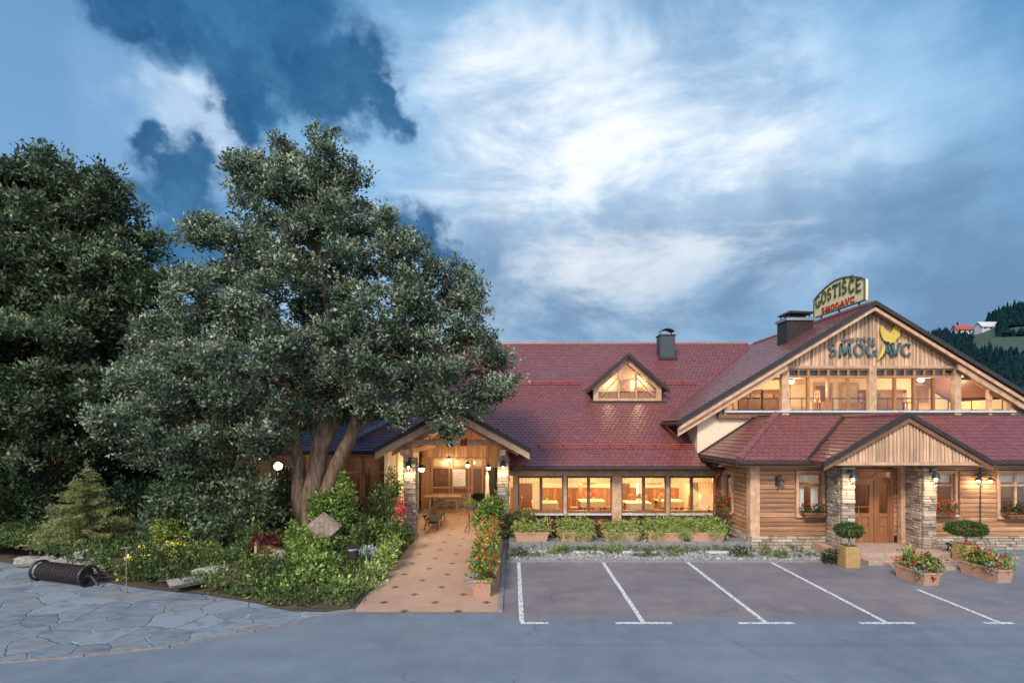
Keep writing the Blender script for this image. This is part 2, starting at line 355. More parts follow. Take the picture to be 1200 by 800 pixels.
# ------------------------------------------------------------------ mesh helpers
class MB:
    """collects faces in world coordinates; build() links them as ONE object"""
    def __init__(s, T=None):
        s.v = []; s.f = []; s.r = []; s.T = T; s.cur = None
    def add(s, vs, fs, r=None):
        o = len(s.v); s.pc = getattr(s, 'pc', []); s.pc.append((o, len(vs), len(s.f), len(fs)))
        if s.T is not None: vs = [s.T @ Vector(p) for p in vs]
        s.v.extend([tuple(p) for p in vs])
        r = rnd.random() if r is None else r
        for f in fs: s.f.append(tuple(i + o for i in f)); s.r.append(r)
    def box(s, x0, x1, y0, y1, z0, z1, r=None, bev=0.):
        if bev <= 0:
            s.add([(x0, y0, z0), (x1, y0, z0), (x1, y1, z0), (x0, y1, z0), (x0, y0, z1), (x1, y0, z1), (x1, y1, z1), (x0, y1, z1)],
                  [(3, 2, 1, 0), (4, 5, 6, 7), (0, 1, 5, 4), (1, 2, 6, 5), (2, 3, 7, 6), (3, 0, 4, 7)], r)
            return
        b = bev; c = []
        for z, k in ((z0, b), (z0 + b, 0), (z1 - b, 0), (z1, b)):
            a0, a1, b0, b1 = x0 + k, x1 - k, y0 + k, y1 - k
            q = b if k == 0 else b
            c += [(a0 + q, b0, z), (a1 - q, b0, z), (a1, b0 + q, z), (a1, b1 - q, z), (a1 - q, b1, z), (a0 + q, b1, z), (a0, b1 - q, z), (a0, b0 + q, z)]
        fs = [tuple(range(7, -1, -1)), tuple(range(24, 32))]
        for l in range(3):
            for i in range(8):
                j = (i + 1) % 8; fs.append((l * 8 + i, l * 8 + j, l * 8 + 8 + j, l * 8 + 8 + i))
        s.add(c, fs, r)
    def prism(s, poly, d, r=None):
        """poly: 3D points (planar), extruded by vector d"""
        n = len(poly); d = Vector(d)
        vs = [Vector(p) for p in poly] + [Vector(p) + d for p in poly]
        fs = [tuple(range(n)), tuple(range(2 * n - 1, n - 1, -1))] + [(i, i + n, (i + 1) % n + n, (i + 1) % n) for i in range(n)]
        s.add(vs, fs, r)
    def bar(s, a, b, w_, h_=None, r=None, up=(0, 0, 1)):
        """square bar from a to b"""
        h_ = h_ or w_; a = Vector(a); b = Vector(b); d = (b - a).normalized(); u = Vector(up)
        if abs(d.dot(u)) > .99: u = Vector((1, 0, 0))
        x = d.cross(u).normalized() * (w_ / 2); y = d.cross(x).normalized() * (h_ / 2)
        s.prism([a - x - y, a + x - y, a + x + y, a - x + y], b - a, r)
    def tube(s, pts, rad, seg=8, r=None, cap=True):
        pts = [Vector(p) for p in pts]; n = len(pts)
        if not isinstance(rad, (list, tuple)): rad = [rad] * n
        vs = []; fs = []; px = None
        for i, p in enumerate(pts):
            d = (pts[min(i + 1, n - 1)] - pts[max(i - 1, 0)]).normalized()
            if px is None:
                px = d.cross(Vector((0, 0, 1)))
                if px.length < .1: px = d.cross(Vector((1, 0, 0)))
            px = (px - d * px.dot(d)).normalized(); py = d.cross(px)
            for k in range(seg):
                a = 2 * math.pi * k / seg
                vs.append(p + (px * math.cos(a) + py * math.sin(a)) * rad[i])
        for i in range(n - 1):
            for k in range(seg):
                j = (k + 1) % seg
                fs.append((i * seg + k, i * seg + j, (i + 1) * seg + j, (i + 1) * seg + k))
        if cap: fs += [tuple(range(seg - 1, -1, -1)), tuple(range((n - 1) * seg, n * seg))]
        s.add(vs, fs, r)
    def lathe(s, prof, c, seg=16, r=None, sx=1, sy=1):
        vs = []; fs = []; n = len(prof)
        for (rr, z) in prof:
            for k in range(seg):
                a = 2 * math.pi * k / seg; vs.append((c[0] + rr * math.cos(a) * sx, c[1] + rr * math.sin(a) * sy, c[2] + z))
        for i in range(n - 1):
            for k in range(seg):
                j = (k + 1) % seg; fs.append((i * seg + k, i * seg + j, (i + 1) * seg + j, (i + 1) * seg + k))
        fs += [tuple(range(seg - 1, -1, -1)), tuple(range((n - 1) * seg, n * seg))]
        s.add(vs, fs, r)
    def ball(s, c, rad, seg=10, r=None):
        rx, ry, rz = rad if isinstance(rad, (tuple, list)) else (rad,) * 3
        pr = [(max(.001, math.sin(math.pi * i / 8)), -math.cos(math.pi * i / 8)) for i in range(9)]
        s.lathe([(p * rx, z * rz) for p, z in pr], c, seg, r, 1, ry / rx)
    def rock(s, c, rad, seed=0, r=None, rot=0.):
        rx, ry, rz = rad if isinstance(rad, (tuple, list)) else (rad,) * 3
        vs = []; fs = []; A, B = 9, 6; rr = random.Random(seed)
        ang = [2 * math.pi * (k + rr.uniform(-.3, .3)) / A for k in range(A)]
        for i in range(B + 1):
            t = math.pi * i / B
            for k in range(A):
                p = Vector((math.sin(t) * math.cos(ang[k]), math.sin(t) * math.sin(ang[k]), -math.cos(t)))
                q = Vector([max(-.72, min(.72, x)) / .72 for x in p]) * .5 + p * .5
                q *= 1 + .28 * mn.noise(p * 1.7 + Vector((seed * 3.1, 0, seed)))
                x, y, z = q.x * rx, q.y * ry, q.z * rz
                vs.append((c[0] + x * math.cos(rot) - y * math.sin(rot), c[1] + x * math.sin(rot) + y * math.cos(rot), c[2] + z))
        for i in range(B):
            for k in range(A):
                j = (k + 1) % A; fs.append((i * A + k, i * A + j, (i + 1) * A + j, (i + 1) * A + k))
        s.add(vs, fs, r)
    def build(s, name, mat, parent=None, smooth=False, label=None):
        org = Vector(parent.matrix_basis.translation) if parent is not None else Vector((0, 0, 0))
        if parent is not None and parent.parent is not None: org = org + Vector(parent.parent.matrix_basis.translation)
        me = bpy.data.meshes.new(name)
        me.from_pydata([(p[0] - org.x, p[1] - org.y, p[2] - org.z) for p in s.v], [], s.f)
        at = me.attributes.new('rnd', 'FLOAT', 'FACE'); at.data.foreach_set('value', s.r)
        if smooth: me.polygons.foreach_set('use_smooth', [True] * len(me.polygons))
        me.materials.append(mat); me.update()
        o = bpy.data.objects.new(name, me); COL.objects.link(o)
        if parent is not None: o.parent = parent
        if label: o['label'] = label
        return o

def builds(mb, name, mat, parent):
    """every primitive of mb becomes a part of its own"""
    out = []
    for (v0, nv, f0, nf) in mb.pc:
        q = MB(); q.v = mb.v[v0:v0 + nv]; q.f = [tuple(i - v0 for i in f) for f in mb.f[f0:f0 + nf]]; q.r = mb.r[f0:f0 + nf]
        out.append(q.build(name, mat, parent))
    return out
def tag(o, label, cat, group=None):
    o['label'] = label; o['category'] = cat
    if group: o['group'] = group
    return o
def struct(o, kind='structure'):
    o['kind'] = kind; return o
def thing(name, label, cat, loc=(0, 0, 0), group=None):
    o = bpy.data.objects.new(name, None); COL.objects.link(o); o.empty_display_size = .2
    o.location = loc
    return tag(o, label, cat, group)
def center(o):
    """moves a lone mesh's origin to its base"""
    me = o.data; n = len(me.vertices); a = np.empty(n * 3); me.vertices.foreach_get('co', a); a = a.reshape(-1, 3)
    c = Vector(((a[:, 0].min() + a[:, 0].max()) / 2, (a[:, 1].min() + a[:, 1].max()) / 2, a[:, 2].min()))
    me.transform(Matrix.Translation(-c)); o.location = o.location + c; return o
def copy_tree(o, parent=None):
    c = o.copy(); COL.objects.link(c); c.parent = parent
    for ch in list(o.children): copy_tree(ch, c)
    return c
def G(x, y, z=0.):
    """ground point seen at a pixel of the 1200x800 photograph (measuring aid)"""
    Y = FPX * (CAMH - z) / (y - 500); return Vector(((x - 600) * Y / FPX, Y, z))
def PX(x, Y): return (x - 600) * Y / FPX
def PZ(y, Y): return CAMH + (500 - y) * Y / FPX

# leaves: big numpy meshes of small bent leaf faces
def leaf_mesh(name, pts, nrm, per, spread, size, mat, parent=None, aspect=.5, seed=1, up=.35, tone=None, droop=0.):
    g = np.random.default_rng(seed); N = len(pts)
    pts = np.asarray(pts, float); nrm = np.asarray(nrm, float)
    c = np.repeat(pts, per, 0) + g.normal(0, 1, (N * per, 3)) * (np.asarray(spread) * .55)
    nb = np.repeat(nrm, per, 0)
    d = g.normal(0, 1, (N * per, 3)) * .75 + nb * .75 + np.array([0, 0, up - droop])
    d /= np.linalg.norm(d, axis=1, keepdims=True) + 1e-9
    q = g.normal(0, 1, (N * per, 3)) + nb * .3
    sd = np.cross(d, q); sd /= np.linalg.norm(sd, axis=1, keepdims=True) + 1e-9
    nn = np.cross(sd, d)
    L = size * g.uniform(.6, 1.25, (N * per, 1))
    v = np.empty((N * per, 4, 3))
    v[:, 0] = c; v[:, 1] = c + d * L * .5 + sd * L * aspect * .5 + nn * L * .10
    v[:, 2] = c + d * L - nn * L * .12; v[:, 3] = c + d * L * .5 - sd * L * aspect * .5 + nn * L * .10
    v = v.reshape(-1, 3)
    cl = g.uniform(0, 1, N) if tone is None else np.asarray(tone)
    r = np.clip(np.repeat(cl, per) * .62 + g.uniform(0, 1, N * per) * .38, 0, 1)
    return raw_quads(name, v, r, mat, parent)
def raw_quads(name, v, r, mat, parent=None):
    F = len(v) // 4
    org = np.array(parent.location) if parent is not None else np.zeros(3)
    if parent is not None and parent.parent is not None: org = org + np.array(parent.parent.location)
    me = bpy.data.meshes.new(name)
    me.vertices.add(F * 4); me.vertices.foreach_set('co', (v - org).astype(np.float32).ravel())
    me.loops.add(F * 4); me.loops.foreach_set('vertex_index', np.arange(F * 4, dtype=np.int32))
    me.polygons.add(F); me.polygons.foreach_set('loop_start', np.arange(0, F * 4, 4, dtype=np.int32))
    me.polygons.foreach_set('loop_total', np.full(F, 4, dtype=np.int32))
    me.update(calc_edges=True)
    at = me.attributes.new('rnd', 'FLOAT', 'FACE'); at.data.foreach_set('value', r.astype(np.float32))
    me.materials.append(mat)
    o = bpy.data.objects.new(name, me); COL.objects.link(o)
    if parent is not None: o.parent = parent
    return o
def shell(bl, dens, seed=1, inner=.55, lump=.22, minz=None):
    """clump points through the outer shell of ellipsoids (cx,cy,cz,rx,ry,rz)"""
    g = np.random.default_rng(seed); P = []; Nn = []; T = []
    for (cx, cy, cz, rx, ry, rz) in bl:
        area = 4 * math.pi * ((rx * ry) ** 1.6 / 3 + (rx * rz) ** 1.6 / 3 + (ry * rz) ** 1.6 / 3) ** (1 / 1.6)
        n = max(4, int(area * dens)); u = g.normal(0, 1, (n, 3)); u /= np.linalg.norm(u, axis=1, keepdims=True)
        s1 = g.uniform(0, 6, 3)
        lp = 1 + lump * (np.sin(u[:, 0] * 5 + s1[0]) * np.sin(u[:, 1] * 5.3 + s1[1]) + np.sin(u[:, 2] * 6 + s1[2]) * .6 + np.sin(u[:, 0] * 11 + s1[1]) * np.sin(u[:, 2] * 12 + s1[0]) * .8)
        rr = g.uniform(inner ** 2, 1.0, (n, 1)) ** .5 * lp[:, None]
        if lump > .25: rr = rr * (1 + (g.uniform(0, 1, (n, 1)) > .86) * g.uniform(0, .34, (n, 1)))
        p = u * rr * np.array([rx, ry, rz]) + np.array([cx, cy, cz])
        P.append(p); Nn.append(u); t0 = g.uniform(.15, .85)
        T.append(np.clip(t0 * .4 + .55 * g.uniform(0, 1, n) + .12 * (lp - 1) * 3, 0, 1))
    P = np.concatenate(P); Nn = np.concatenate(Nn); T = np.concatenate(T)
    if minz is not None:
        k = P[:, 2] > minz; P, Nn, T = P[k], Nn[k], T[k]
    return P, Nn, T

# ================================================================== GROUND
def sheet(name, pts, z, mat, thick=.0, label=None):
    mb = MB()
    if thick: mb.prism([(p[0], p[1], z) for p in pts][::-1], (0, 0, -thick))
    else: mb.add([(p[0], p[1], z) for p in pts], [tuple(range(len(pts)))])
    o = mb.build(name, mat); return struct(o)
sheet('ground', [(-900, -300), (900, -300), (900, 1500), (-900, 1500)], -.06, m_land)
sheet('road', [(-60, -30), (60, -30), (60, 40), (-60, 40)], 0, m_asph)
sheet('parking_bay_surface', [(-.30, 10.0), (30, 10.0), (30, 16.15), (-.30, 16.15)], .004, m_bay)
mb = MB()
LX = [.2, 2.72, 5.25, 7.75, 10.1]; TY = 11.15
for i, X in enumerate(LX):
    y1 = 16.1 if i < 4 else 13.4
    mb.add([(X - .05, TY, .008), (X + .05, TY, .008), (X + .05, y1, .008), (X - .05, y1, .008)], [(0, 1, 2, 3)])
    a, b = [(-.02, .55), (-.58, .58), (-.58, .58), (-.58, .58), (-.35, .25)][i]
    mb.add([(X + a, TY - .1, .008), (X + b, TY - .1, .008), (X + b, TY, .008), (X + a, TY, .008)], [(0, 1, 2, 3)])
struct(mb.build('road_markings', m_paint))
sheet('path', [(-3.47, 11.72), (-.32, 11.72), (-.32, 26.7), (-4.3, 26.7), (-4.3, 20), (-3.47, 20)], .012, m_path)
mb = MB(); mb.box(-.32, -.2, 11.75, 17.6, -.02, .05, bev=.01); struct(mb.build('path_kerb', m_kerb))
# flagstones left of the path, with a curved edging
kpts = [G(-260, 790), G(0, 776), G(100, 768), G(200, 757), G(300, 739), G(370, 723), G(415, 715)]
bpts = [G(415, 713), G(380, 717), G(340, 716), G(300, 707), G(240, 697), G(170, 690), G(110, 680), G(50, 667), G(0, 658), G(-260, 640)]
sheet('flagstone_paving', [(p.x, p.y) for p in kpts + bpts], .008, m_crazy)
mb = MB()
for i in range(len(kpts) - 1):
    a, b = kpts[i], kpts[i + 1]; n = max(1, int((b - a).length / .8))
    for k in range(n):
        p = a.lerp(b, k / n); q = a.lerp(b, (k + .985) / n); mb.bar((p.x, p.y, .0), (q.x, q.y, .0), .09, .05)
struct(mb.build('paving_kerb', m_kerb))
# planted bed: a low mound of soil
def bed_h(x, y):
    ex = max(0., min(1., (-3.45 - x) / 1.6)); 
    fy = 12.0 + max(0, (-5.0 - x)) * .16
    ey = max(0., min(1., (y - fy) / 2.0))
    return .03 + .42 * (ex * ey) ** .8 + .05 * mn.noise(Vector((x * .8, y * .8, 0)))
bedpoly = [(p.x, p.y) for p in bpts] 
def inpoly(x, y, poly):
    c_ = False; j = len(poly) - 1
    for i in range(len(poly)):
        xi, yi = poly[i]; xj, yj = poly[j]
        if (yi > y) != (yj > y) and x < (xj - xi) * (y - yi) / (yj - yi) + xi: c_ = not c_
        j = i
    return c_
BED = [(p.x, p.y) for p in bpts] + [(-40, 18.3), (-40, 34), (-10.6, 34), (-10.6, 21.9), (-4.4, 21.9), (-4.4, 19.9), (-3.5, 19.2)]
mb = MB(); st = .35; nx = int(37 / st); ny = int(23 / st); idx = {}
vv = []; ff = []
for i in range(nx + 1):
    for j in range(ny + 1):
        x = -40 + i * st; y = 11.6 + j * st
        if inpoly(x, y, BED): idx[(i, j)] = len(vv); vv.append((x, y, bed_h(x, y)))
for (i, j) in idx:
    q = [(i, j), (i + 1, j), (i + 1, j + 1), (i, j + 1)]
    if all(k in idx for k in q): ff.append(tuple(idx[k] for k in q))
mb.add(vv, ff, .5)
struct(mb.build('garden_soil', m_soil, smooth=True))
sheet('garden_soil_base', BED, .018, m_soil)
# gravel strip in front of the terrace
sheet('gravel_strip', [(-.2, 16.15), (9.6, 16.15), (9.6, 17.75), (-.2, 17.75)], .012, m_gravelbed)
mb = MB(); mb.box(-.18, 9.7, 16.05, 16.15, -.02, .06, bev=.01); struct(mb.build('kerb', m_kerb))
mb = MB()
for i in range(2600):
    x = rnd.uniform(-.1, 9.5); y = 16.2 + 1.45 * rnd.random(); s_ = rnd.uniform(.025, .07) * (1.6 if rnd.random() < .08 else 1)
    n_ = 5; vs = [(x + s_ * math.cos(a) * rnd.uniform(.7, 1.2), y + s_ * math.sin(a) * rnd.uniform(.6, 1), .012) for a in [2 * math.pi * k / n_ for k in range(n_)]]
    tp = [((p[0] - x) * .6 + x, (p[1] - y) * .6 + y, .012 + s_ * rnd.uniform(.5, .9)) for p in vs]
    mb.add(vs + tp, [tuple(range(n_, 2 * n_))] + [(k, (k + 1) % n_, (k + 1) % n_ + n_, k + n_) for k in range(n_)])
o = mb.build('gravel', m_pebble); o['kind'] = 'stuff'

# ================================================================== RESTAURANT
B = thing('restaurant', 'long timber restaurant with red tiled roofs, glazed gable, lit windows and stone pillars', 'building', (6, 21, 0))
# ---- roof tiles
def tile_field(mb, O, U, V, poly, tw=.20, th=.21, lift=.012, clip=None):
    """O origin, U along the eave, V up the slope (unit); poly in (u,v)"""
    O = Vector(O); U = Vector(U).normalized(); V = Vector(V).normalized(); N = U.cross(V).normalized()
    if N.z < 0: N = -N
    us = [p[0] for p in poly]; vs_ = [p[1] for p in poly]
    r0 = int(math.floor(min(vs_) / th)); r1 = int(math.ceil(max(vs_) / th))
    for r_ in range(r0, r1):
        c0 = int(math.floor(min(us) / tw)) - 1; c1 = int(math.ceil(max(us) / tw)) + 1
        for c_ in range(c0, c1):
            u = (c_ + (.5 if r_ % 2 else 0)) * tw; v = r_ * th
            if not inpoly(u + tw / 2, v + th * .45, poly): continue
            g = .006; k = .035
            jit = rnd.uniform(-.004, .004)
            pr = [(u + g, v + k, lift + .026), (u + tw * .25, v + .01, lift + .031), (u + tw * .5, v, lift + .034), (u + tw * .75, v + .01, lift + .031), (u + tw - g, v + k, lift + .026),
                  (u + tw - g, v + th + .02, lift + .006), (u + tw * .5, v + th + .02, lift + .014), (u + g, v + th + .02, lift + .006)]
            top = [O + U * a + V * b + N * (c2 + jit) for a, b, c2 in pr]
            bot = [O + U * a + V * b + N * (c2 - .035) for a, b, c2 in pr[:5]]
            mb.add(top + bot, [(0, 1, 2, 6, 7), (2, 3, 4, 5, 6), (8, 9, 1, 0), (9, 10, 2, 1), (10, 11, 3, 2), (11, 12, 4, 3)])
def roof_plane(name, pts, part=None, thick=.16, tiles=True, tmat=None, eave=(0, 1)):
    """pts: 3D outline, the edge pts[eave] runs along the eave; slab below, tiles on top"""
    P_ = [Vector(p) for p in pts]; a, b = P_[eave[0]], P_[eave[1]]
    U = (b - a).normalized(); n = None
    for p in P_:
        c_ = U.cross(p - a)
        if c_.length > .5: n = c_.normalized(); break
    if n.z < 0: n = -n
    V = n.cross(U); 
    if V.z < 0: V = -V
    mb = MB(); mb.prism(P_, -n * thick); slab = mb.build(name, tmat or m_tile, part or B)
    if tiles:
        uv = [((p - a).dot(U), (p - a).dot(V)) for p in P_]
        mt = MB(); tile_field(mt, a, U, V, uv); mt.build('roof_tiles', tmat or m_tile, slab if part is None else part)
    return slab
MS = .582                                   # main roof rise per metre
def mz(Y): return 2.56 + MS * (Y - 20)
XC, GS, GP = 13.75, .604, 8.73              # big gable: ridge X, slope, ridge height
def gz(X): return GP - GS * abs(X - XC)
XP, PS, PPK = -2.08, .55, 4.70              # pavilion gable
def pz(X): return PPK - PS * abs(X - XP)
def valleyY(z): return 20 + (z - 2.56) / MS
RY = 30.6
roof = roof_plane('main_roof', [(-.15, 20, mz(20)), (7.15, 20, mz(20)), (7.15, valleyY(gz(7.15)), gz(7.15)), (XC, RY, GP), (-11, RY, GP), (-11, 20.96, mz(20.96)), (-4.62, 20.96, mz(20.96)),
    (-4.62, valleyY(pz(-4.62)), pz(-4.62)), (XP, valleyY(PPK), PPK), (-.15, valleyY(pz(-.15)), pz(-.15))])
mb = MB(); mb.prism([(-11, RY, GP - .0), (-11, RY + 9, GP - 5.2), (XC, RY + 9, GP - 5.2), (XC, RY, GP)], (0, 0, -.16)); mb.build('rear_roof_slope', m_tile, B)
mb = MB()
for i in range(int((XC + 11) / .4)):
    x = -11 + i * .4; mb.tube([(x, RY, GP + .02), (x + .42, RY, GP + .035)], [.10, .115], 8)
mb.build('ridge_tiles', m_tile, roof)
# big gable roof: left slope with valley, right slope mirrored
VG = 20.4
el = 6.38
roof_plane('gable_roof', [(el, VG, gz(el)), (el, valleyY(gz(el)), gz(el)), (XC, RY, GP), (XC, VG, GP)], eave=(0, 1))
xr = 2 * XC - el
roof_plane('gable_roof', [(xr, 30, gz(xr)), (xr, VG, gz(xr)), (XC, VG, GP), (XC, 30, GP)], eave=(0, 1))
mb = MB()
for i in range(int((RY - VG) / .4)):
    y = VG + i * .4; mb.tube([(XC, y, GP + .02), (XC, y + .42, GP + .035)], [.10, .115], 8)
mb.build('ridge_tiles', m_tile, B)
# dark verge strips, pale barge boards
mb = MB(); mc = MB()
for s in (-1, 1):
    e = (XC + s * (XC - el + .1), VG, gz(el) - .06); p = (XC, VG, GP)
    d = Vector(p) - Vector(e)
    mb.prism([(e[0], VG - .12, e[2] - .10), (e[0], VG - .12, e[2] + .07), (XC, VG - .12, GP + .09), (XC, VG - .12, GP - .08)], (0, .16, 0))
    mc.prism([(e[0] + s * -.05, VG - .05, e[2] - .30), (e[0] + s * -.05, VG - .05, e[2] - .16), (XC, VG - .05, GP - .14), (XC, VG - .05, GP - .27)], (0, .09, 0))
    xi = XC + s * 3.25; mc.prism([(e[0] - s * .05, VG + .06, e[2] - .52), (e[0] - s * .05, VG + .06, e[2] - .18), (xi, VG + .06, gz(xi) - .20), (xi, VG + .06, gz(xi) - .54)], (0, .12, 0))
builds(mb, 'verge_flashing', m_dark, B); builds(mc, 'barge_board', m_beam, B)
# eave gutter of the gable roof's left slope
mb = MB(); mb.tube([(el - .08, VG - .1, gz(el) - .12), (el - .08, valleyY(gz(el)), gz(el) - .12)], .07); builds(mb, 'gutter', m_dark, B)
mb = MB(); mb.bar((el + .03, valleyY(gz(el)), gz(el) + .05), (XC, RY, GP + .06), .16, .06); builds(mb, 'valley_flashing', m_tile2, roof)
# soffit boards under the overhang
mb = MB()
for s in (-1, 1):
    mb.prism([(XC + s * (XC - el - .1), VG + .05, gz(el) - .14), (XC, VG + .05, GP - .19), (XC, 21.0, GP - .19), (XC + s * (XC - el - .1), 21.0, gz(el) - .14)], (0, 0, -.03))
builds(mb, 'soffit', m_beam, B)

# ---- upper storey wall plane Y = 20.8
YW = 20.8
def under(X): return gz(X) - .24
# vertical boards and battens
mb = MB(); x = 10.36
while x < 17.3:
    wd = rnd.uniform(.13, .17); x1 = min(x + wd, 17.3); zb = 6.36 + rnd.uniform(0, .01); dy = rnd.uniform(0, .02)
    if x < XC < x1: xm = XC; top = [(x1, YW - .06 - dy, under(x1)), (XC, YW - .06 - dy, under(XC)), (x, YW - .06 - dy, under(x))]
    else: top = [(x1, YW - .06 - dy, under(x1)), (x, YW - .06 - dy, under(x))]
    mb.prism([(x, YW - .06 - dy, zb), (x1, YW - .06 - dy, zb)] + top, (0, .04, 0))
    b2 = x1 - .0; mb.box(b2 - .03, b2 + .03, YW - .11, YW - .07, zb, under(b2) - .01)
    x = x1 + .006
mb.build('gable_boarding', m_board, B)
mb = MB(); mb.prism([(8.0, YW, 4.45), (8.0, YW, under(8.0)), (10.3, YW, under(10.3)), (10.3, YW, 6.4), (10.3, YW, 6.2), (10.3, YW, 6.2), (10.3, YW, 4.45)], (0, .02, 0))
mb = MB(); mb.prism([(10.3, YW, 6.38), (17.3, YW, 6.38), (17.3, YW, under(17.3)), (XC, YW, under(XC)), (10.3, YW, under(10.3))], (0, .15, 0)); mb.build('gable_wall', m_brown, B)
# plaster wall below the left rake
mb = MB(); mb.prism([(7.18, YW + .02, 3.0), (9.7, YW + .02, 3.0), (9.7, YW + .02, 4.55), (8.16, YW + .02, 4.55), (8.16, YW + .02, under(8.16)), (7.18, YW + .02, under(7.18))], (0, .2, 0))
mb.box(7.18, 7.3, YW + .22, 24.5, 3.0, 4.6)
mb.prism([(19.35, YW + .02, 3.9), (20.6, YW + .02, 3.9), (20.6, YW + .02, under(20.6)), (19.35, YW + .02, under(19.35))], (0, .2, 0))
builds(mb, 'plaster_wall', m_plaster, B)
# loggia
FL = 4.62
mb = MB(); mb.box(8.2, 19.3, YW - .1, YW + 3.2, 4.42, FL); mb.build('balcony_floor', m_brown, B)
mb = MB()
mb.prism([(8.3, YW + 2.9, FL), (19.2, YW + 2.9, FL), (19.2, YW + 2.9, under(8.3)), (17.2, YW + 2.9, 6.42), (10.3, YW + 2.9, 6.42), (8.3, YW + 2.9, under(8.3))], (0, .15, 0))
mb.build('balcony_rear_wall', m_inwall, B)
mb = MB(); mb.box(8.16, 8.24, YW, YW + 2.9, FL, under(8.2)); mb.box(19.22, 19.3, YW, YW + 2.9, FL, under(19.3)); builds(mb, 'side_wall', m_inwall, B)
mb = MB(); mb.box(10.35, 17.15, YW + .16, YW + 2.9, 6.36, 6.40); mb.build('balcony_ceiling', m_beam, B)
mb = MB()
for xa, xb in ((10.38, 10.66), (13.74, 14.02), (17.02, 17.28)): mb.box(xa, xb, YW - .14, YW + .08, 4.45, 6.37, bev=.01)
for xa in (18.35, 19.2): mb.box(xa, xa + .13, YW - .12, YW + .04, 4.5, under(xa + .06) - .2)
mb.box(8.16, 8.27, YW - .12, YW + .04, 4.5, under(8.2) - .02)
builds(mb, 'balcony_post', m_beam, B)
mb = MB(); mb.box(8.15, 19.35, YW - .18, YW - .06, FL - .02, FL + .06); mb.build('balcony_sill', m_sill, B)
mb = MB(); mb.box(10.28, 17.35, YW - .13, YW + .05, 6.30, 6.40); 
mb.box(9.6, 10.38, YW - .05, YW + .05, 5.86, 5.96); mb.box(17.28, 18.1, YW - .05, YW + .05, 5.86, 5.96)
mb.prism([(8.25, YW - .1, under(8.25) - .22), (8.25, YW - .1, under(8.25) - .0), (10.4, YW - .1, under(10.4)), (10.4, YW - .1, under(10.4) - .26)], (0, .12, 0))
mb.prism([(2 * XC - 8.25, YW - .1, under(8.25) - .22), (2 * XC - 8.25, YW - .1, under(8.25)), (2 * XC - 10.22, YW - .1, under(10.22)), (2 * XC - 10.22, YW - .1, under(10.22) - .26)], (0, .12, 0))
builds(mb, 'balcony_beam', m_beam, B)
mb = MB(); mb.box(7.95, 9.2, YW - .16, YW - .02, 4.38, 4.52); mb.box(7.92, 8.02, YW - .2, YW - .0, 4.38, 5.0); builds(mb, 'corner_box', m_brown, B)
def glazed(x0, x1, nb, right=None):
    f = MB(); g = MB(); n = nb; wd = (x1 - x0) / n
    for i in range(n + 1):
        xx = x0 + i * wd
        if 0 < i < n: f.box(xx - .045, xx + .045, YW - .08, YW + .04, FL + .06, 6.30)
    f.box(x0, x1, YW - .09, YW + .04, 5.93, 6.02)
    f.box(x0, x1, YW - .09, YW + .04, 6.24, 6.30)
    for i in range(n):
        xx = x0 + (i + .5) * wd; f.box(xx - .03, xx + .03, YW - .085, YW + .035, 6.02, 6.24)
    fr = f.build('balcony_window', m_inwood, B)
    g.box(x0, x1, YW - .02, YW - .014, FL + .06, 6.24); g.build('pane', m_glass, fr)
glazed(10.66, 13.74, 4); glazed(14.02, 17.02, 4)
# black backing put in so the small upper lights look unlit
mb = MB(); mb.box(10.66, 13.74, YW + .06, YW + .10, 6.0, 6.3); mb.box(14.02, 17.02, YW + .06, YW + .10, 6.0, 6.3); builds(mb, 'transom_dark_backing', m_black, B)
def railing(x0, x1):
    r_ = MB(); zt = 5.16
    r_.tube([(x0, YW + .14, zt), (x1, YW + .14, zt)], .022); r_.tube([(x0, YW + .14, 4.72), (x1, YW + .14, 4.72)], .014)
    n = max(1, round((x1 - x0) / .62))
    for i in range(n + 1): 
        xx = x0 + (x1 - x0) * i / n; r_.tube([(xx, YW + .14, FL), (xx, YW + .14, zt)], .018, 6)
    r_.build('balcony_railing', m_black, B)
railing(8.6, 10.36); railing(10.68, 13.72); railing(14.04, 17.0); railing(17.3, 19.1)
# doors and cupboards on the loggia's rear wall
for xa, wdt in ((9.95, .95), (11.0, .9), (15.5, 1.7), (12.1, .95)):
    fr = MB(); yb = YW + 2.9
    if xa == 12.1:
        fr.box(xa, xa + wdt, yb - .06, yb, FL, 6.1); d = fr.build('balcony_door', m_beam, B)
        g = MB(); g.box(xa + .14, xa + wdt - .14, yb - .09, yb - .062, FL + .3, 5.9); g.build('pane', m_cloth, d)
    else:
        fr.box(xa, xa + wdt, yb - .12, yb, FL, 5.6); fr.box(xa - .08, xa + wdt + .08, yb - .16, yb, 5.6, 5.68); d = fr.build('balcony_door', m_brown, B)
        g = MB(); k = max(2, int(wdt / .45))
        for i in range(k): g.box(xa + .06 + i * (wdt - .04) / k, xa + (i + 1) * (wdt - .04) / k - .02, yb - .15, yb - .121, FL + .7, 5.5)
        g.build('door_panel', m_inwood, d)

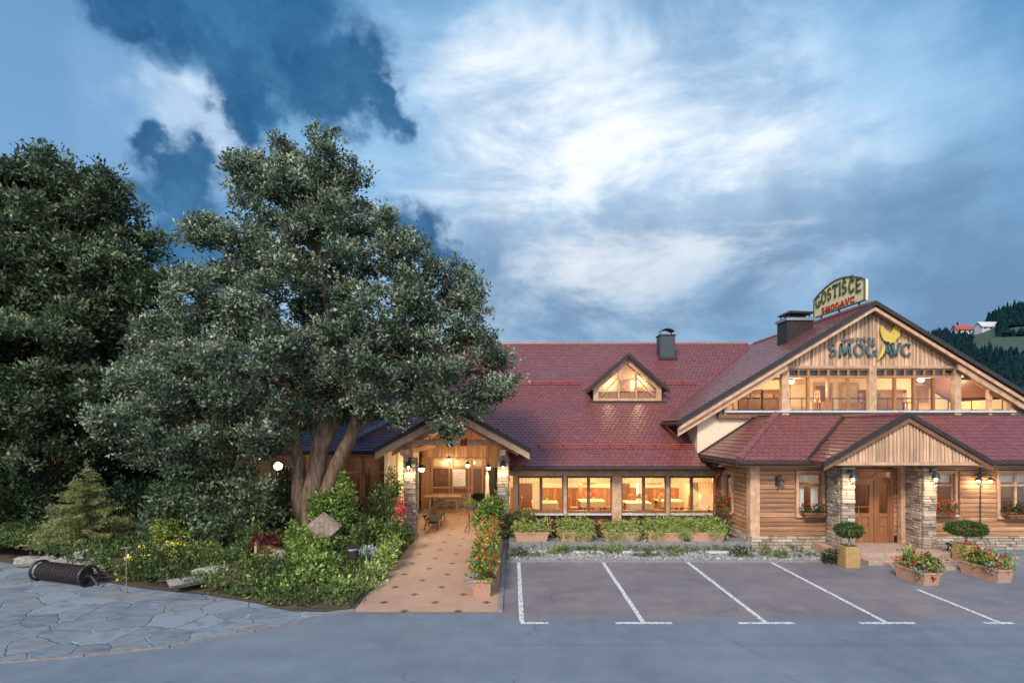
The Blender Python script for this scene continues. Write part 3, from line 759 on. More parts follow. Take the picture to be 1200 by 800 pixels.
# ---- skirt roof of the lower bay
E0, EY, EZ = 7.26, 17.2, 2.96; TX, TYY, TZ = 9.56, 19.5, 4.45
VX = (9.7, 11.97, 14.25)                      # entrance gable: left eave X, ridge X, right eave X
XG, GY, GZ, EGZ = 12.0, 16.3, 4.39, 3.09
es = (GZ - EGZ) / (XG - 9.72)
def sz(Y): return EZ + (TZ - EZ) * (Y - EY) / (TYY - EY)
def sy(z): return EY + (z - EZ) / (TZ - EZ) * (TYY - EY)
def egz(X): return GZ - es * abs(X - XG)
roof_plane('skirt_roof', [(E0, EY + 3.6, EZ), (E0, EY, EZ), (TX, TYY, TZ), (TX, EY + 3.6, TZ)])
xl = XG - (GZ - EZ) / es; xr2 = XG + (GZ - EZ) / es
roof_plane('skirt_roof', [(E0, EY, EZ), (xl, EY, EZ), (XG, sy(GZ), GZ), (xr2, EY, EZ), (24, EY, EZ), (24, TYY, TZ), (TX, TYY, TZ)])
# hip cap, valley lines
mb = MB(); n = 8
for i in range(n):
    a = Vector((E0, EY, EZ + .05)).lerp(Vector((TX, TYY, TZ + .05)), i / n); b = Vector((E0, EY, EZ + .05)).lerp(Vector((TX, TYY, TZ + .05)), (i + 1.08) / n)
    mb.tube([a, b], [.12, .10], 8)
mb.build('ridge_tiles', m_tile, B)
mb = MB(); mb.bar((xl, EY, EZ + .06), (XG, sy(GZ), GZ + .07), .12, .04); mb.bar((xr2, EY, EZ + .06), (XG, sy(GZ), GZ + .07), .12, .04)
mb.bar((E0, EY + 3.62, EZ + .03), (TX, EY + 3.62, TZ + .03), .1, .14)
builds(mb, 'valley_flashing', m_dark, B)
mb = MB(); mb.box(TX - .1, 24, TYY - .05, YW + .0, TZ - .12, TZ + .03); mb.build('flat_roof_strip', m_dark, B)
# entrance gable roof
mb = MB()
roof_plane('entrance_roof', [(xl, GY, egz(xl)), (xl, EY, egz(xl)), (XG, sy(GZ), GZ), (XG, GY, GZ)], eave=(0, 1))
roof_plane('entrance_roof', [(xr2, EY, egz(xl)), (xr2, GY, egz(xl)), (XG, GY, GZ), (XG, sy(GZ), GZ)], eave=(0, 1))
mb = MB()
for s in (-1, 1):
    ex = XG + s * (XG - xl + .1); ez = egz(ex)
    mb.prism([(ex, GY - .1, ez - .06), (ex, GY - .1, ez + .08), (XG, GY - .1, GZ + .10), (XG, GY - .1, GZ - .04)], (0, .13, 0))
builds(mb, 'verge_flashing', m_dark, B)
mb = MB()
for s in (-1, 1):
    ex = XG + s * (XG - xl + .05); ez = egz(ex)
    mb.prism([(ex, GY - .05, ez - .21), (ex, GY - .05, ez - .06), (XG, GY - .05, GZ - .04), (XG, GY - .05, GZ - .20)], (0, .07, 0))
builds(mb, 'barge_board', m_brown, B)
mb = MB()
for i in range(9): y = GY + i * .36; mb.tube([(XG, y, GZ + .02), (XG, min(y + .38, sy(GZ)), GZ + .03)], [.085, .095], 8)
mb.build('ridge_tiles', m_tile2, B)
mb = MB(); x = XG - 2.25
while x < XG + 2.25:
    wd = rnd.uniform(.085, .12); x1 = x + wd; dy = rnd.uniform(0, .012)
    zt = [(x1, GY + .06 - dy, max(3.0, egz(x1) - .12)), (x, GY + .06 - dy, max(3.0, egz(x) - .12))]
    if x < XG < x1: zt.insert(1, (XG, GY + .06 - dy, egz(XG) - .12))
    mb.prism([(x, GY + .06 - dy, 2.98), (x1, GY + .06 - dy, 2.98)] + zt, (0, .03, 0))
    mb.box(x1 - .02, x1 + .02, GY + .02, GY + .045, 2.98, max(3.02, egz(x1) - .14))
    x = x1 + .004
mb.build('entrance_boarding', m_board, B)
mb = MB(); mb.box(XG - 2.28, XG + 2.28, GY + .03, GY + .16, 2.88, 2.98, bev=.008)
mb.box(XG - 2.2, XG + 2.2, GY + .16, 17.7, 2.9, 2.96); mb.build('entrance_beam', m_beam, B)
# eave fascia, gutters, soffit of the skirt
mb = MB(); mb.tube([(E0 - .05, EY - .07, EZ - .08), (9.85, EY - .07, EZ - .08)], .07); mb.tube([(14.15, EY - .07, EZ - .08), (24, EY - .07, EZ - .08)], .07)
mb.tube([(E0 - .07, EY - .07, EZ - .08), (E0 - .07, EY + 3.6, EZ - .08)], .07)
builds(mb, 'gutter', m_dark, B)
mb = MB(); mb.box(E0 + .05, 24, EY + .02, 17.78, EZ - .19, EZ - .165); mb.box(E0 + .05, 7.95, 17.7, EY + 3.55, EZ - .192, EZ - .168); builds(mb, 'soffit', m_beam, B)

# ---- lower bay walls: rounded horizontal logs
YB = 17.8
def log_rows(mb, x0, x1, y, z0, z1, openings, h=.155):
    z = z0; ri = 0
    while z < z1 - .02:
        hh = min(h, z1 - z); zm = z + hh / 2
        segs = [(x0, x1)]
        for (a, b, c_, d) in openings:
            if c_ - .0 < zm < d:
                ns = []
                for (p, q) in segs:
                    if b <= p or a >= q: ns.append((p, q)); continue
                    if a > p: ns.append((p, a))
                    if b < q: ns.append((b, q))
                segs = ns
        for (p, q) in segs:
            x = p
            while x < q - .01:
                e = min(q, x + rnd.uniform(1.6, 4.2)); 
                if q - e < .5: e = q
                q_ = rnd.uniform(0, .012); pr = [(-.012, 0), (-.034 - q_, .014), (-.038 - q_, hh * .5), (-.032 - q_, hh - .016), (-.012, hh - .004), (.12, hh - .004), (.12, 0)]
                mb.prism([(x + .002, y + a, z + b) for a, b in pr], (e - x - .004, 0, 0))
                x = e
        z += hh; ri += 1
OP = [(9.35, 10.36, 1.10, 2.60), (10.85, 12.62, .2, 2.72), (13.35, 14.8, 1.10, 2.60), (16.0, 17.4, 1.05, 2.6), (19.0, 20.4, 1.05, 2.6)]
mb = MB(); log_rows(mb, 8.06, 22, YB, .45, 2.80, OP); mb.build('log_wall', m_log, B)
mb = MB()
mb.box(8.2, 22, YB + .125, YB + .13, 2.6, 2.9)
mb.build('wall_lining', m_brown, B)
# side wall facing left (X = 7.9), built in a turned frame: local x -> -Y
TL = Matrix(((0, 1, 0, 0), (-1, 0, 0, 0), (0, 0, 1, 0), (0, 0, 0, 1)))    # (x,y,z) -> (y,-x,z)
mb = MB(TL); log_rows(mb, -20.78, -17.95, 7.95, .45, 2.80, [(-20.15, -19.2, .95, 2.45)]); mb.build('log_wall', m_log, B)
mb = MB(); mb.box(7.86, 8.18, YB - .08, YB + .22, .42, 2.82, bev=.015); mb.build('corner_post', m_beam, B)
# stone base
def stones(mb, x0, x1, y, z0, z1, dep=.06, back=.06):
    z = z0
    while z < z1 - .015:
        h = min(rnd.uniform(.05, .13), z1 - z)
        if z1 - z - h < .03: h = z1 - z
        x = x0
        while x < x1 - .01:
            l = rnd.uniform(.12, .42); e = min(x1, x + l)
            if x1 - e < .07: e = x1
            p = rnd.uniform(.0, dep); j = .006
            mb.box(x + j, e - j, y - p, y + back, z + .004, z + h - .004, bev=min(.012, h * .2, (e - x) * .15))
            x = e
        z += h
def stone_pillar(name, x0, x1, y0, y1, z0, z1, par=B):
    mb = MB(); stones(mb, x0, x1, y0, z0, z1, .05, .08)
    mb.box(x0 + .05, x1 - .05, y0 + .05, y1 - .05, z0, z1 - .01, r=.9)
    for T_, a, b, c_ in ((TL, -y1 + .09, -y0 - .09, x0),):
        mb.T = T_; stones(mb, a, b, c_, z0, z1, .05, .08)
    mb.T = Matrix(((0, -1, 0, 0), (1, 0, 0, 0), (0, 0, 1, 0), (0, 0, 0, 1))); stones(mb, y0 + .09, y1 - .09, -x1, z0, z1, .05, .08)
    mb.T = Matrix(((-1, 0, 0, 0), (0, -1, 0, 0), (0, 0, 1, 0), (0, 0, 0, 1))); stones(mb, -x1, -x0, -y1, z0, z1, .05, .08)
    mb.T = None
    return mb.build(name, m_stone, par)
mb = MB(); stones(mb, 7.88, 10.85, YB - .09, 0, .45); stones(mb, 13.1, 22, YB - .09, 0, .45); 
mb.box(7.95, 10.8, YB - .03, YB + .1, 0, .44, r=.9); mb.box(13.1, 22, YB - .03, YB + .1, 0, .44, r=.9)
mb.T = TL; stones(mb, -20.75, -17.8, 7.86, 0, .45); mb.T = None
mb.build('stone_base', m_stone, B)
stone_pillar('stone_pillar', 10.30, 10.72, 16.8, 17.62, .25, 2.9)
stone_pillar('stone_pillar', 12.85, 13.27, 16.8, 17.62, .25, 2.9)

# ---- windows
def window(x0, x1, z0, z1, y, muls=(), transom=None, mat=m_beam, T=None, trim=.09, fw=.06, sill=True, depth=.10, glass=True, name='window', sash=None):
    f = MB(T)
    f.box(x0 - trim, x0, y - .07, y + depth, z0 - trim, z1 + trim, bev=.006); f.box(x1, x1 + trim, y - .07, y + depth, z0 - trim, z1 + trim, bev=.006)
    f.box(x0, x1, y - .065, y + depth, z1, z1 + trim, bev=.006); f.box(x0, x1, y - .065, y + depth, z0 - trim, z0, bev=.006)
    o = f.build(name, mat, B)
    s = MB(T); yy = y + .02
    s.box(x0, x0 + fw, yy, yy + .05, z0, z1); s.box(x1 - fw, x1, yy, yy + .05, z0, z1); s.box(x0 + fw, x1 - fw, yy, yy + .05, z1 - fw, z1); s.box(x0 + fw, x1 - fw, yy, yy + .05, z0, z0 + fw)
    for mx in muls: s.box(mx - fw * .6, mx + fw * .6, yy - .004, yy + .054, z0 + fw, z1 - fw)
    if transom: s.box(x0 + fw, x1 - fw, yy - .008, yy + .05, transom - fw * .55, transom + fw * .55)
    s.build('sash', sash or mat, o)
    if glass:
        g = MB(T); g.box(x0 + fw, x1 - fw, yy + .02, yy + .026, z0 + fw, z1 - fw); g.build('pane', m_glass, o)
    if sill:
        g = MB(T); g.box(x0 - trim - .03, x1 + trim + .03, y - .14, y - .071, z0 - trim - .04, z0 - trim + .02, bev=.008); g.build('sill', m_beam, o)
    return o
window(9.47, 10.25, 1.20, 2.52, YB, (), 2.12, sash=m_inwood)
window(13.50, 14.62, 1.22, 2.52, YB, (14.06,), 2.12)
window(16.12, 17.28, 1.15, 2.52, YB, (16.7,), 2.12)
window(19.12, 20.28, 1.15, 2.52, YB, (19.7,), 2.12)
window(-20.06, -19.29, 1.05, 2.38, 7.92, (), None, T=TL)
# rooms behind the lower bay
mb = MB(); mb.box(8.2, 10.72, 20.3, 20.4, .1, 2.9); mb.box(10.7, 22, 20.3, 20.4, .1, 2.9); mb.box(10.6, 10.68, YB + .2, 20.3, .1, 2.9); mb.box(13.05, 13.13, YB + .2, 20.3, .1, 2.9)
builds(mb, 'inner_wall', m_boardw, B)
mb = MB(); mb.box(9.3, 9.75, 20.15, 20.29, .2, 2.0); mb.box(14.3, 15.2, 20.15, 20.29, .2, 1.9); mb.box(17.0, 17.9, 20.1, 20.29, .2, 2.1); mb.box(11.9, 12.3, 20.1, 20.29, .2, 2.0); builds(mb, 'inner_cabinet', m_brown, B)
mb = MB(); mb.box(10.0, 10.3, 20.26, 20.29, 1.5, 1.9); mb.box(11.3, 11.6, 20.26, 20.29, 1.4, 2.0); mb.box(15.5, 15.9, 20.26, 20.29, 1.5, 2.0); mb.box(18.2, 18.8, 20.26, 20.29, 1.4, 1.9); builds(mb, 'inner_picture', m_cloth, B)
mb = MB(); mb.box(8.1, 22, YB + .15, 20.3, .12, .2); mb.build('inner_floor', m_infloor, B)
mb = MB(); mb.box(8.1, 22, YB + .15, 20.3, 2.84, 2.9); mb.build('inner_ceiling', m_beam, B)
# ---- entrance door and sidelight, in the wall plane
ED = MB(); x0, x1 = 10.9, 12.58
for a, b in ((10.87, 10.99), (11.95, 12.07), (12.48, 12.60)): ED.box(a, b, YB - .07, YB + .12, .2, 2.68, bev=.008)
ED.box(10.99, 11.95, YB - .06, YB + .12, 2.56, 2.68); ED.box(12.07, 12.48, YB - .06, YB + .12, 2.56, 2.68); ED.box(10.99, 11.95, YB - .06, YB + .12, 2.28, 2.36); ED.box(12.07, 12.48, YB - .06, YB + .12, 2.28, 2.36)
ed = ED.build('door_frame', m_door, B)
g = MB(); g.box(10.99, 11.95, YB + .03, YB + .036, 2.36, 2.56); g.build('pane', m_glass, ed)
dl = MB()
dl.box(10.99, 11.13, YB - .03, YB + .03, .22, 2.28); dl.box(11.81, 11.95, YB - .03, YB + .03, .22, 2.28); dl.box(11.13, 11.81, YB - .03, YB + .03, 2.14, 2.28)
dl.box(11.13, 11.81, YB - .03, YB + .03, 1.08, 1.2); dl.box(11.13, 11.81, YB - .03, YB + .03, .22, .40); dl.box(11.43, 11.51, YB - .032, YB + .03, .40, 1.08)
for a in (11.13, 11.51):
    for zb in (.40, .74): dl.box(a + .0, a + .30, YB - .005, YB + .02, zb, zb + .34); dl.box(a + .05, a + .25, YB - .022, YB - .005, zb + .05, zb + .29, bev=.01)
dl.box(11.13, 11.81, YB - .02, YB + .02, 1.40, 1.425); dl.box(11.46, 11.48, YB - .02, YB + .02, 1.2, 1.40)
door = dl.build('door', m_door, B)
g = MB(); g.box(11.13, 11.81, YB + .0, YB + .006, 1.2, 2.14); g.build('pane', m_glass, door)
h = MB(); h.box(11.03, 11.07, YB - .05, YB - .03, 1.1, 1.32); h.tube([(11.05, YB - .05, 1.2), (11.05, YB - .1, 1.2), (11.16, YB - .1, 1.2)], .012); h.build('handle', m_black, door)
sl = MB()
sl.box(12.07, 12.13, YB - .03, YB + .03, .22, 2.28); sl.box(12.42, 12.48, YB - .03, YB + .03, .22, 2.28); sl.box(12.13, 12.42, YB - .03, YB + .03, 1.08, 1.2); sl.box(12.13, 12.42, YB - .03, YB + .03, .22, .4); sl.box(12.13, 12.42, YB - .03, YB + .03, 2.2, 2.28)
sl.box(12.13, 12.42, YB - .005, YB + .02, .4, 1.08); sl.box(12.17, 12.38, YB - .022, YB - .005, .46, .72, bev=.01); sl.box(12.17, 12.38, YB - .022, YB - .005, .76, 1.02, bev=.01)
o = sl.build('sidelight', m_door, B); g = MB(); g.box(12.13, 12.42, YB, YB + .006, 1.2, 2.2); g.build('pane', m_glass, o)
mb = MB(); mb.box(12.68, 12.82, YB - .3, YB - .1, .25, 2.88, bev=.01); mb.box(10.74, 10.84, YB - .12, YB + .1, .25, 2.88); builds(mb, 'porch_post', m_beam, B)
# porch platform and steps
mb = MB(); mb.box(10.0, 13.6, 16.2, YB - .12, -.02, .245, bev=.01); mb.box(10.45, 13.7, 15.75, 16.2, -.02, .125, bev=.01); 
builds(mb, 'porch_floor', m_slab, B)
mb = MB()
for (a, b, c_, d, e) in ((10.9, 12.2, 15.4, 15.8, .10), (12.25, 13.3, 15.15, 15.7, .10), (12.5, 13.5, 14.85, 15.1, .06)): mb.box(a, b, c_, d, -.02, e, bev=.015)
builds(mb, 'step_slab', m_slab, B)
mb = MB(); mb.box(9.85, 10.0, 15.9, YB - .1, 0, .3, bev=.01); mb.build('step_side', m_beam, B)

# ---- main wing front wall: eave beam, posts, windows
mb = MB(); mb.box(-.1, 7.86, YW - .12, YW + .1, 2.17, 2.42, bev=.01); mb.build('eave_beam', m_beam, B)
mb = MB(); mb.box(-.1, 7.9, YW - .0, YW + .14, 0, .70); mb.build('parapet_wall', m_brown, B)
mb = MB(); mb.tube([(-.15, 19.93, 2.50), (7.85, 19.93, 2.50)], .075); mb.box(-.15, 7.6, 20.0, 20.03, 2.42, 2.56); builds(mb, 'gutter', m_dark, B)
mb = MB(); mb.box(-.1, 7.8, 20.04, YW - .13, 2.44, 2.465); builds(mb, 'soffit', m_brown, B)
mb = MB(); mb.tube([(7.75, 19.95, 2.45), (7.75, 20.1, 2.3), (7.80, 20.45, 2.15), (7.80, 20.62, 1.9), (7.80, 20.62, .1)], .05); mb.build('downpipe', m_redmetal, B)
mb = MB()
for a, b in ((601, 607), (660, 664), (716.5, 727.5), (780, 784), (837.5, 842)):
    xa, xb = PX(a, YW), PX(b, YW); big = (b - a) > 8
    mb.box(xa, xb, YW - (.16 if big else .1), YW + .1, .05 if big else .62, 2.17, bev=.01)
builds(mb, 'wall_post', m_beam, B)
for a, b, m_ in ((607, 660, 634), (664, 716.5, 689.5), (727.5, 780, 754), (784, 837.5, 810)):
    xa, xb, xm = PX(a, YW), PX(b, YW), PX(m_, YW)
    f = MB(); y = YW - .02
    f.box(xa, xa + .05, y - .04, y + .06, .74, 2.16); f.box(xb - .05, xb, y - .04, y + .06, .74, 2.16); f.box(xa + .05, xb - .05, y - .04, y + .06, 2.08, 2.16); f.box(xa + .05, xb - .05, y - .04, y + .06, .74, .82)
    f.box(xm - .055, xm + .055, y - .045, y + .06, .82, 2.08)
    o = f.build('window', m_brown, B)
    g = MB(); g.box(xa + .05, xb - .05, y, y + .006, .82, 2.08); g.build('pane', m_glass, o)
    s = MB(); s.box(xa + .02, xb - .02, YW - .22, YW - .03, .66, .72, bev=.008); s.build('sill', m_sill, o)
# dining room
mb = MB(); mb.box(-.1, 7.9, 25.3, 25.4, .1, 2.6); mb.box(7.84, 7.9, YW + .15, 25.3, .1, 2.6); mb.box(-.16, -.1, YW, 26.6, .1, 2.9); builds(mb, 'inner_wall', m_inwall, B)
mb = MB(); mb.box(-.1, 7.9, YW + .15, 25.3, .12, .2); mb.build('inner_floor', m_infloor, B)
mb = MB(); mb.box(-.1, 7.9, YW + .11, 25.3, 2.45, 2.5); mb.build('inner_ceiling', m_inwall, B)
mb = MB(); x = -.05
while x < 7.8: mb.box(x, x + .17, 25.24, 25.29, .2, 1.15); x += .18
mb.box(-.05, 7.8, 25.2, 25.29, 1.15, 1.2)
mb.build('wainscot', m_inwood, B)
mb = MB(); mb.box(.2, 1.05, 25.1, 25.29, .2, 2.1); mb.box(4.95, 5.5, 25.1, 25.29, .2, 2.1); mb.box(2.9, 3.05, 23.4, 23.5, .2, 2.45); mb.box(6.3, 7.0, 25.1, 25.29, 1.4, 2.1); mb.box(3.3, 3.9, 25.1, 25.29, 1.4, 2.0)
builds(mb, 'inner_door', m_brown, B)
mb = MB(); mb.box(5.35, 5.6, 22.9, 23.15, .2, 2.45, bev=.03); mb.build('inner_column', m_white, B)
def curtain(xa, xb, z0, z1, y, mat=m_cloth, waves=8, gather=None, parent=B, name='curtain'):
    n = waves * 6; vs = []; rows = 6
    for j in range(rows + 1):
        t_ = j / rows; z = z1 + (z0 - z1) * t_
        for i in range(n + 1):
            u = i / n; x = xa + (xb - xa) * u
            if gather: 
                k = math.exp(-((t_ - .55) / .22) ** 2) * .55; x = x + (gather - x) * k
            vs.append((x, y + .025 * math.sin(u * waves * 2 * math.pi), z))
    fs = [(j * (n + 1) + i, j * (n + 1) + i + 1, (j + 1) * (n + 1) + i + 1, (j + 1) * (n + 1) + i) for j in range(rows) for i in range(n)]
    m2 = MB(); m2.add(vs, fs, .5); return m2.build(name, mat, parent, smooth=True)
for a, b in ((607, 660), (664, 716.5), (727.5, 780), (784, 837.5)):
    xa, xb = PX(a, YW), PX(b, YW); curtain(xa + .05, xb - .05, 1.86, 2.10, YW + .13, waves=14)
xa = PX(812, YW); curtain(xa, PX(837, YW), .85, 1.9, YW + .14, waves=7, gather=PX(836, YW)); curtain(PX(624, YW), PX(636, YW), .85, 1.9, YW + .14, waves=4)
curtain(PX(812, YW), PX(820, YW), .85, 1.9, YW + .145, waves=3)
curtain(9.5, 9.75, 1.25, 2.1, YB + .16, waves=3, mat=m_white); curtain(9.98, 10.22, 1.25, 2.1, YB + .16, waves=3, mat=m_white); curtain(9.5, 10.22, 2.2, 2.5, YB + .155, waves=8, mat=m_white)
curtain(16.15, 17.25, 2.2, 2.5, YB + .155, waves=10, mat=m_white); curtain(13.53, 14.6, 2.2, 2.5, YB + .155, waves=10, mat=m_white)

# ---- snow guards
def snowguard(xa, xb, Y):
    s = MB(); z = mz(Y) + .05; sl_ = Vector((0, 1, MS)).normalized(); nr = Vector((0, -MS, 1)).normalized()
    for k in (0., .09, .18): 
        p = Vector((0, Y, z)) + nr * (.03 + k); s.tube([(xa, p.y, p.z), (xb, p.y, p.z)], .014, 6)
    n = int((xb - xa) / .12)
    for i in range(n + 1):
        x = xa + (xb - xa) * i / n; a = Vector((x, Y, z)); s.bar(a, a + nr * .22, .018)
    for i in range(int((xb - xa) / .9) + 1):
        x = xa + .9 * i; a = Vector((x, Y, z)); s.bar(a + nr * .2, a + sl_ * .3, .04)
    s.build('snow_guard', m_redmetal, roof)
snowguard(.08, 3.3, 25.96); snowguard(7.4, 8.86, 25.96); snowguard(1.1, 7.1, 21.0)

# ---- dormer
DX, DY, DP, DS = 5.265, 24.57, 7.29, .866
def dz(X): return DP - DS * abs(X - DX)
dr = MB()
for s in (-1, 1):
    ex = DX + s * 1.78; ez = dz(ex)
    yb = lambda z: 20 + (z - 2.56) / MS
    dr.prism([(ex, DY - .25, ez), (DX, DY - .25, DP), (DX, yb(DP), DP), (ex, yb(ez), ez)], (0, 0, -.10))
do = dr.build('dormer', m_tile, B)
d2 = MB(); s1 = Vector((1, 0, DS)).normalized()
tile_field(d2, (DX - 1.78, DY - .25, dz(DX - 1.78)), (0, 1, 0), s1, [(0, 0), (yb(dz(DX - 1.78)) - DY + .25, 0), (yb(DP) - DY + .25, 2.35), (0, 2.35)])
s2 = Vector((-1, 0, DS)).normalized()
tile_field(d2, (DX + 1.78, DY - .25, dz(DX - 1.78)), (0, 1, 0), s2, [(0, 0), (yb(dz(DX - 1.78)) - DY + .25, 0), (yb(DP) - DY + .25, 2.35), (0, 2.35)])
d2.build('dormer_tiles', m_tile, do)
d3 = MB()
for s in (-1, 1):
    ex = DX + s * 1.86; ez = dz(ex)
    d3.prism([(ex, DY - .34, ez - .12), (ex, DY - .34, ez + .07), (DX, DY - .34, DP + .11), (DX, DY - .34, DP - .06)], (0, .1, 0))
d3.build('dormer_verge', m_dark, do)
d4 = MB(); zb = 5.24
for s in (-1, 1):
    d4.prism([(DX + s * 1.55, DY - .06, zb), (DX + s * 1.55, DY - .06, dz(DX + 1.55) - .1), (DX, DY - .06, DP - .1), (DX, DY - .06, DP - .36), (DX + s * 1.32, DY - .06, dz(DX + 1.32) - .36), (DX + s * 1.32, DY - .06, zb)], (0, .12, 0))
    d4.box(min(DX + s * .36, DX + s * .44), max(DX + s * .36, DX + s * .44), DY - .075, DY + .04, zb + .1, DP - .62)
    d4.bar((DX + s * .42, DY, 6.3), (DX + s * 1.2, DY, zb + .22), .05, .05)
d4.box(DX - 1.32, DX + 1.32, DY - .065, DY + .05, zb, zb + .1); d4.box(DX - .36, DX + .36, DY - .065, DY + .05, 6.20, 6.27)
d4.build('dormer_window', m_beam, do)
d5 = MB(); d5.prism([(DX - 1.4, DY + .01, zb + .1), (DX + 1.4, DY + .01, zb + .1), (DX + 1.4, DY + .01, 5.8), (DX, DY + .01, 7.0), (DX - 1.4, DY + .01, 5.8)], (0, .006, 0)); d5.build('pane', m_glass, do)
d6 = MB(); d6.box(DX - 1.58, DX - 1.5, DY, yb(5.8), 5.0, 5.75); d6.box(DX + 1.5, DX + 1.58, DY, yb(5.8), 5.0, 5.75)
d6.build('dormer_cheek', m_dark, do)
d6 = MB(); d6.prism([(DX - 1.5, DY + .8, 5.2), (DX + 1.5, DY + .8, 5.2), (DX + 1.5, DY + .8, 5.8), (DX, DY + .8, 7.1), (DX - 1.5, DY + .8, 5.8)], (0, .05, 0)); d6.build('dormer_rear_wall', m_inwall, do)
d6 = MB(); d6.box(DX - 1.49, DX + 1.49, DY + .06, DY + .79, 5.2, 5.62); d6.build('dormer_floor', m_inwood, do)
d6 = MB(); d6.box(DX - .3, DX + .28, DY + .7, DY + .79, 5.71, 6.3); d6.build('dormer_door', m_beam, do)
d6 = MB(); d6.box(DX + .55, DX + .85, DY + .5, DY + .7, 5.71, 5.95); d6.build('dormer_shelf', m_inwood, do)
d7 = MB(); d7.box(DX - 1.75, DX + 1.75, DY - .22, DY - .065, zb - .10, zb - .03); d7.build('dormer_flashing', m_dark, do)

# ---- chimneys
ch = MB(); cx, cy = 8.3, 28.95; ch.box(cx - .40, cx + .40, cy - .3, cy + .45, 7.3, 8.92, bev=.01); c1 = ch.build('chimney', m_chim, roof)
ch = MB(); ch.box(cx - .44, cx + .44, cy - .34, cy + .49, 8.92, 8.98); ch.box(cx - .50, cx + .50, cy - .42, cy - .3, 7.6, 7.75)
for s in (-.3, .3): ch.bar((cx + s, cy + .05, 8.98), (cx + s, cy + .05, 9.14), .04)
pp = [(cx - .38 + .76 * i / 8, cy - .3, 9.06 + .22 * math.sin(math.pi * (.12 + .76 * i / 8))) for i in range(9)]
for i in range(8): a, b = pp[i], pp[i + 1]; ch.prism([a, b, (b[0], b[1] + .7, b[2]), (a[0], a[1] + .7, a[2])], (0, 0, .03))
builds(ch, 'chimney_cap', m_dark, roof)
ch = MB(); cx, cy = 12.5, 23.8; ch.box(cx - .52, cx + .62, cy - .4, cy + .5, 7.2, 8.68, bev=.01); c2 = ch.build('chimney', m_dark, B)
ch = MB(); ch.box(cx - .58, cx + .68, cy - .46, cy + .56, 8.68, 8.80); 
c3 = ch.build('chimney_crown', m_flash, c2)
ch = MB()
for s in (-.4, .5): 
    ch.bar((cx + s, cy - .3, 8.8), (cx + s, cy - .3, 8.98), .04); ch.bar((cx + s, cy + .4, 8.8), (cx + s, cy + .4, 8.98), .04)
ch.prism([(cx - .5, cy - .45, 9.0), (cx + .62, cy - .45, 8.98), (cx + .62, cy - .45, 9.06), (cx - .42, cy - .45, 9.10)], (0, 1.0, 0)); ch.box(cx - .3, cx + .4, cy - .2, cy + .3, 8.8, 8.93)
builds(ch, 'chimney_cap', m_dark, c2)
# lightning rod hooks along the verge
# ---- path pavilion: gable roof on stone pillars, open passage to the rear entrance
PY = 18.8
pl, prr = XP - 2.72, XP + 2.72
roof_plane('pavilion_roof', [(pl, PY, pz(pl)), (pl, valleyY(pz(pl)), pz(pl)), (XP, valleyY(PPK), PPK), (XP, PY, PPK)], eave=(0, 1), tmat=m_tile2)
roof_plane('pavilion_roof', [(prr, valleyY(pz(prr)), pz(prr)), (prr, PY, pz(prr)), (XP, PY, PPK), (XP, valleyY(PPK), PPK)], eave=(0, 1), tmat=m_tile2)
mb = MB(); mc = MB()
for s in (-1, 1):
    ex = XP + s * 2.76; ez = pz(ex)
    mb.prism([(ex, PY - .1, ez - .06), (ex, PY - .1, ez + .1), (XP, PY - .1, PPK + .12), (XP, PY - .1, PPK - .05)], (0, .12, 0))
    ex = XP + s * 2.70; ez = pz(ex)
    mc.prism([(ex, PY - .04, ez - .30), (ex, PY - .04, ez - .06), (XP, PY - .04, PPK - .05), (XP, PY - .04, PPK - .33)], (0, .10, 0))
    ex = XP + s * 2.3; mc.prism([(ex, 19.6, pz(ex) - .45), (ex, 19.6, pz(ex) - .17), (XP, 19.6, PPK - .2), (XP, 19.6, PPK - .48)], (0, .16, 0))
builds(mb, 'verge_flashing', m_dark, B)
mc.box(XP - 2.0, XP + 2.0, 19.55, 19.77, 3.38, 3.58, bev=.01)
for s in (-1, 1): mc.box(XP + s * 1.75 - .1, XP + s * 1.75 + .1, PY + .1, 26.6, 3.05, 3.25)
mc.box(XP - .08, XP + .08, 19.58, 19.72, 3.58, 4.3)
for s in (-1, 1): mc.box(XP + s * 1.74 - .16, XP + s * 1.74 + .16, 19.62, 19.94, 2.9, 3.4)
builds(mc, 'roof_truss', m_beam, B)
mb = MB()
for s in (-1, 1):
    mb.prism([(XP + s * 2.6, PY + .1, pz(XP + 2.6) - .17), (XP, PY + .1, PPK - .17), (XP, 26.7, PPK - .17), (XP + s * 2.6, 26.7, pz(XP + 2.6) - .17)], (0, 0, -.03))
mb.build('passage_ceiling', m_boardw, B)
stone_pillar('stone_pillar', -3.95, -3.50, 19.6, 20.0, .0, 2.92)
stone_pillar('stone_pillar', -.54, -.12, 19.6, 20.0, .0, 2.92)
BY = 26.7
mb = MB(); x = -4.4
while x < .0:
    wd = rnd.uniform(.12, .2); dy = rnd.uniform(0, .03); x1 = x + wd
    mb.prism([(x, BY - .05 - dy, 2.55), (x1, BY - .05 - dy, 2.55), (x1, BY - .05 - dy, pz(x1) - .2), (x, BY - .05 - dy, pz(x) - .2)], (0, .04, 0)); x = x1 + .005
mb.box(-4.5, 0.1, BY - .0, BY + .1, 2.1, 4.6); mb.box(-4.5, -3.95, BY - .06, BY + .1, 0, 2.55); mb.box(-.45, .1, BY - .06, BY + .1, 0, 2.55)
mb.build('passage_wall', m_boardw, B)
mb = MB(); mb.box(-4.75, -4.62, 20.0, BY, 0, 3.3); mb.box(-.2, -.161, 20.3, BY, 0, 3.3); builds(mb, 'passage_side_wall', m_inwall, B)
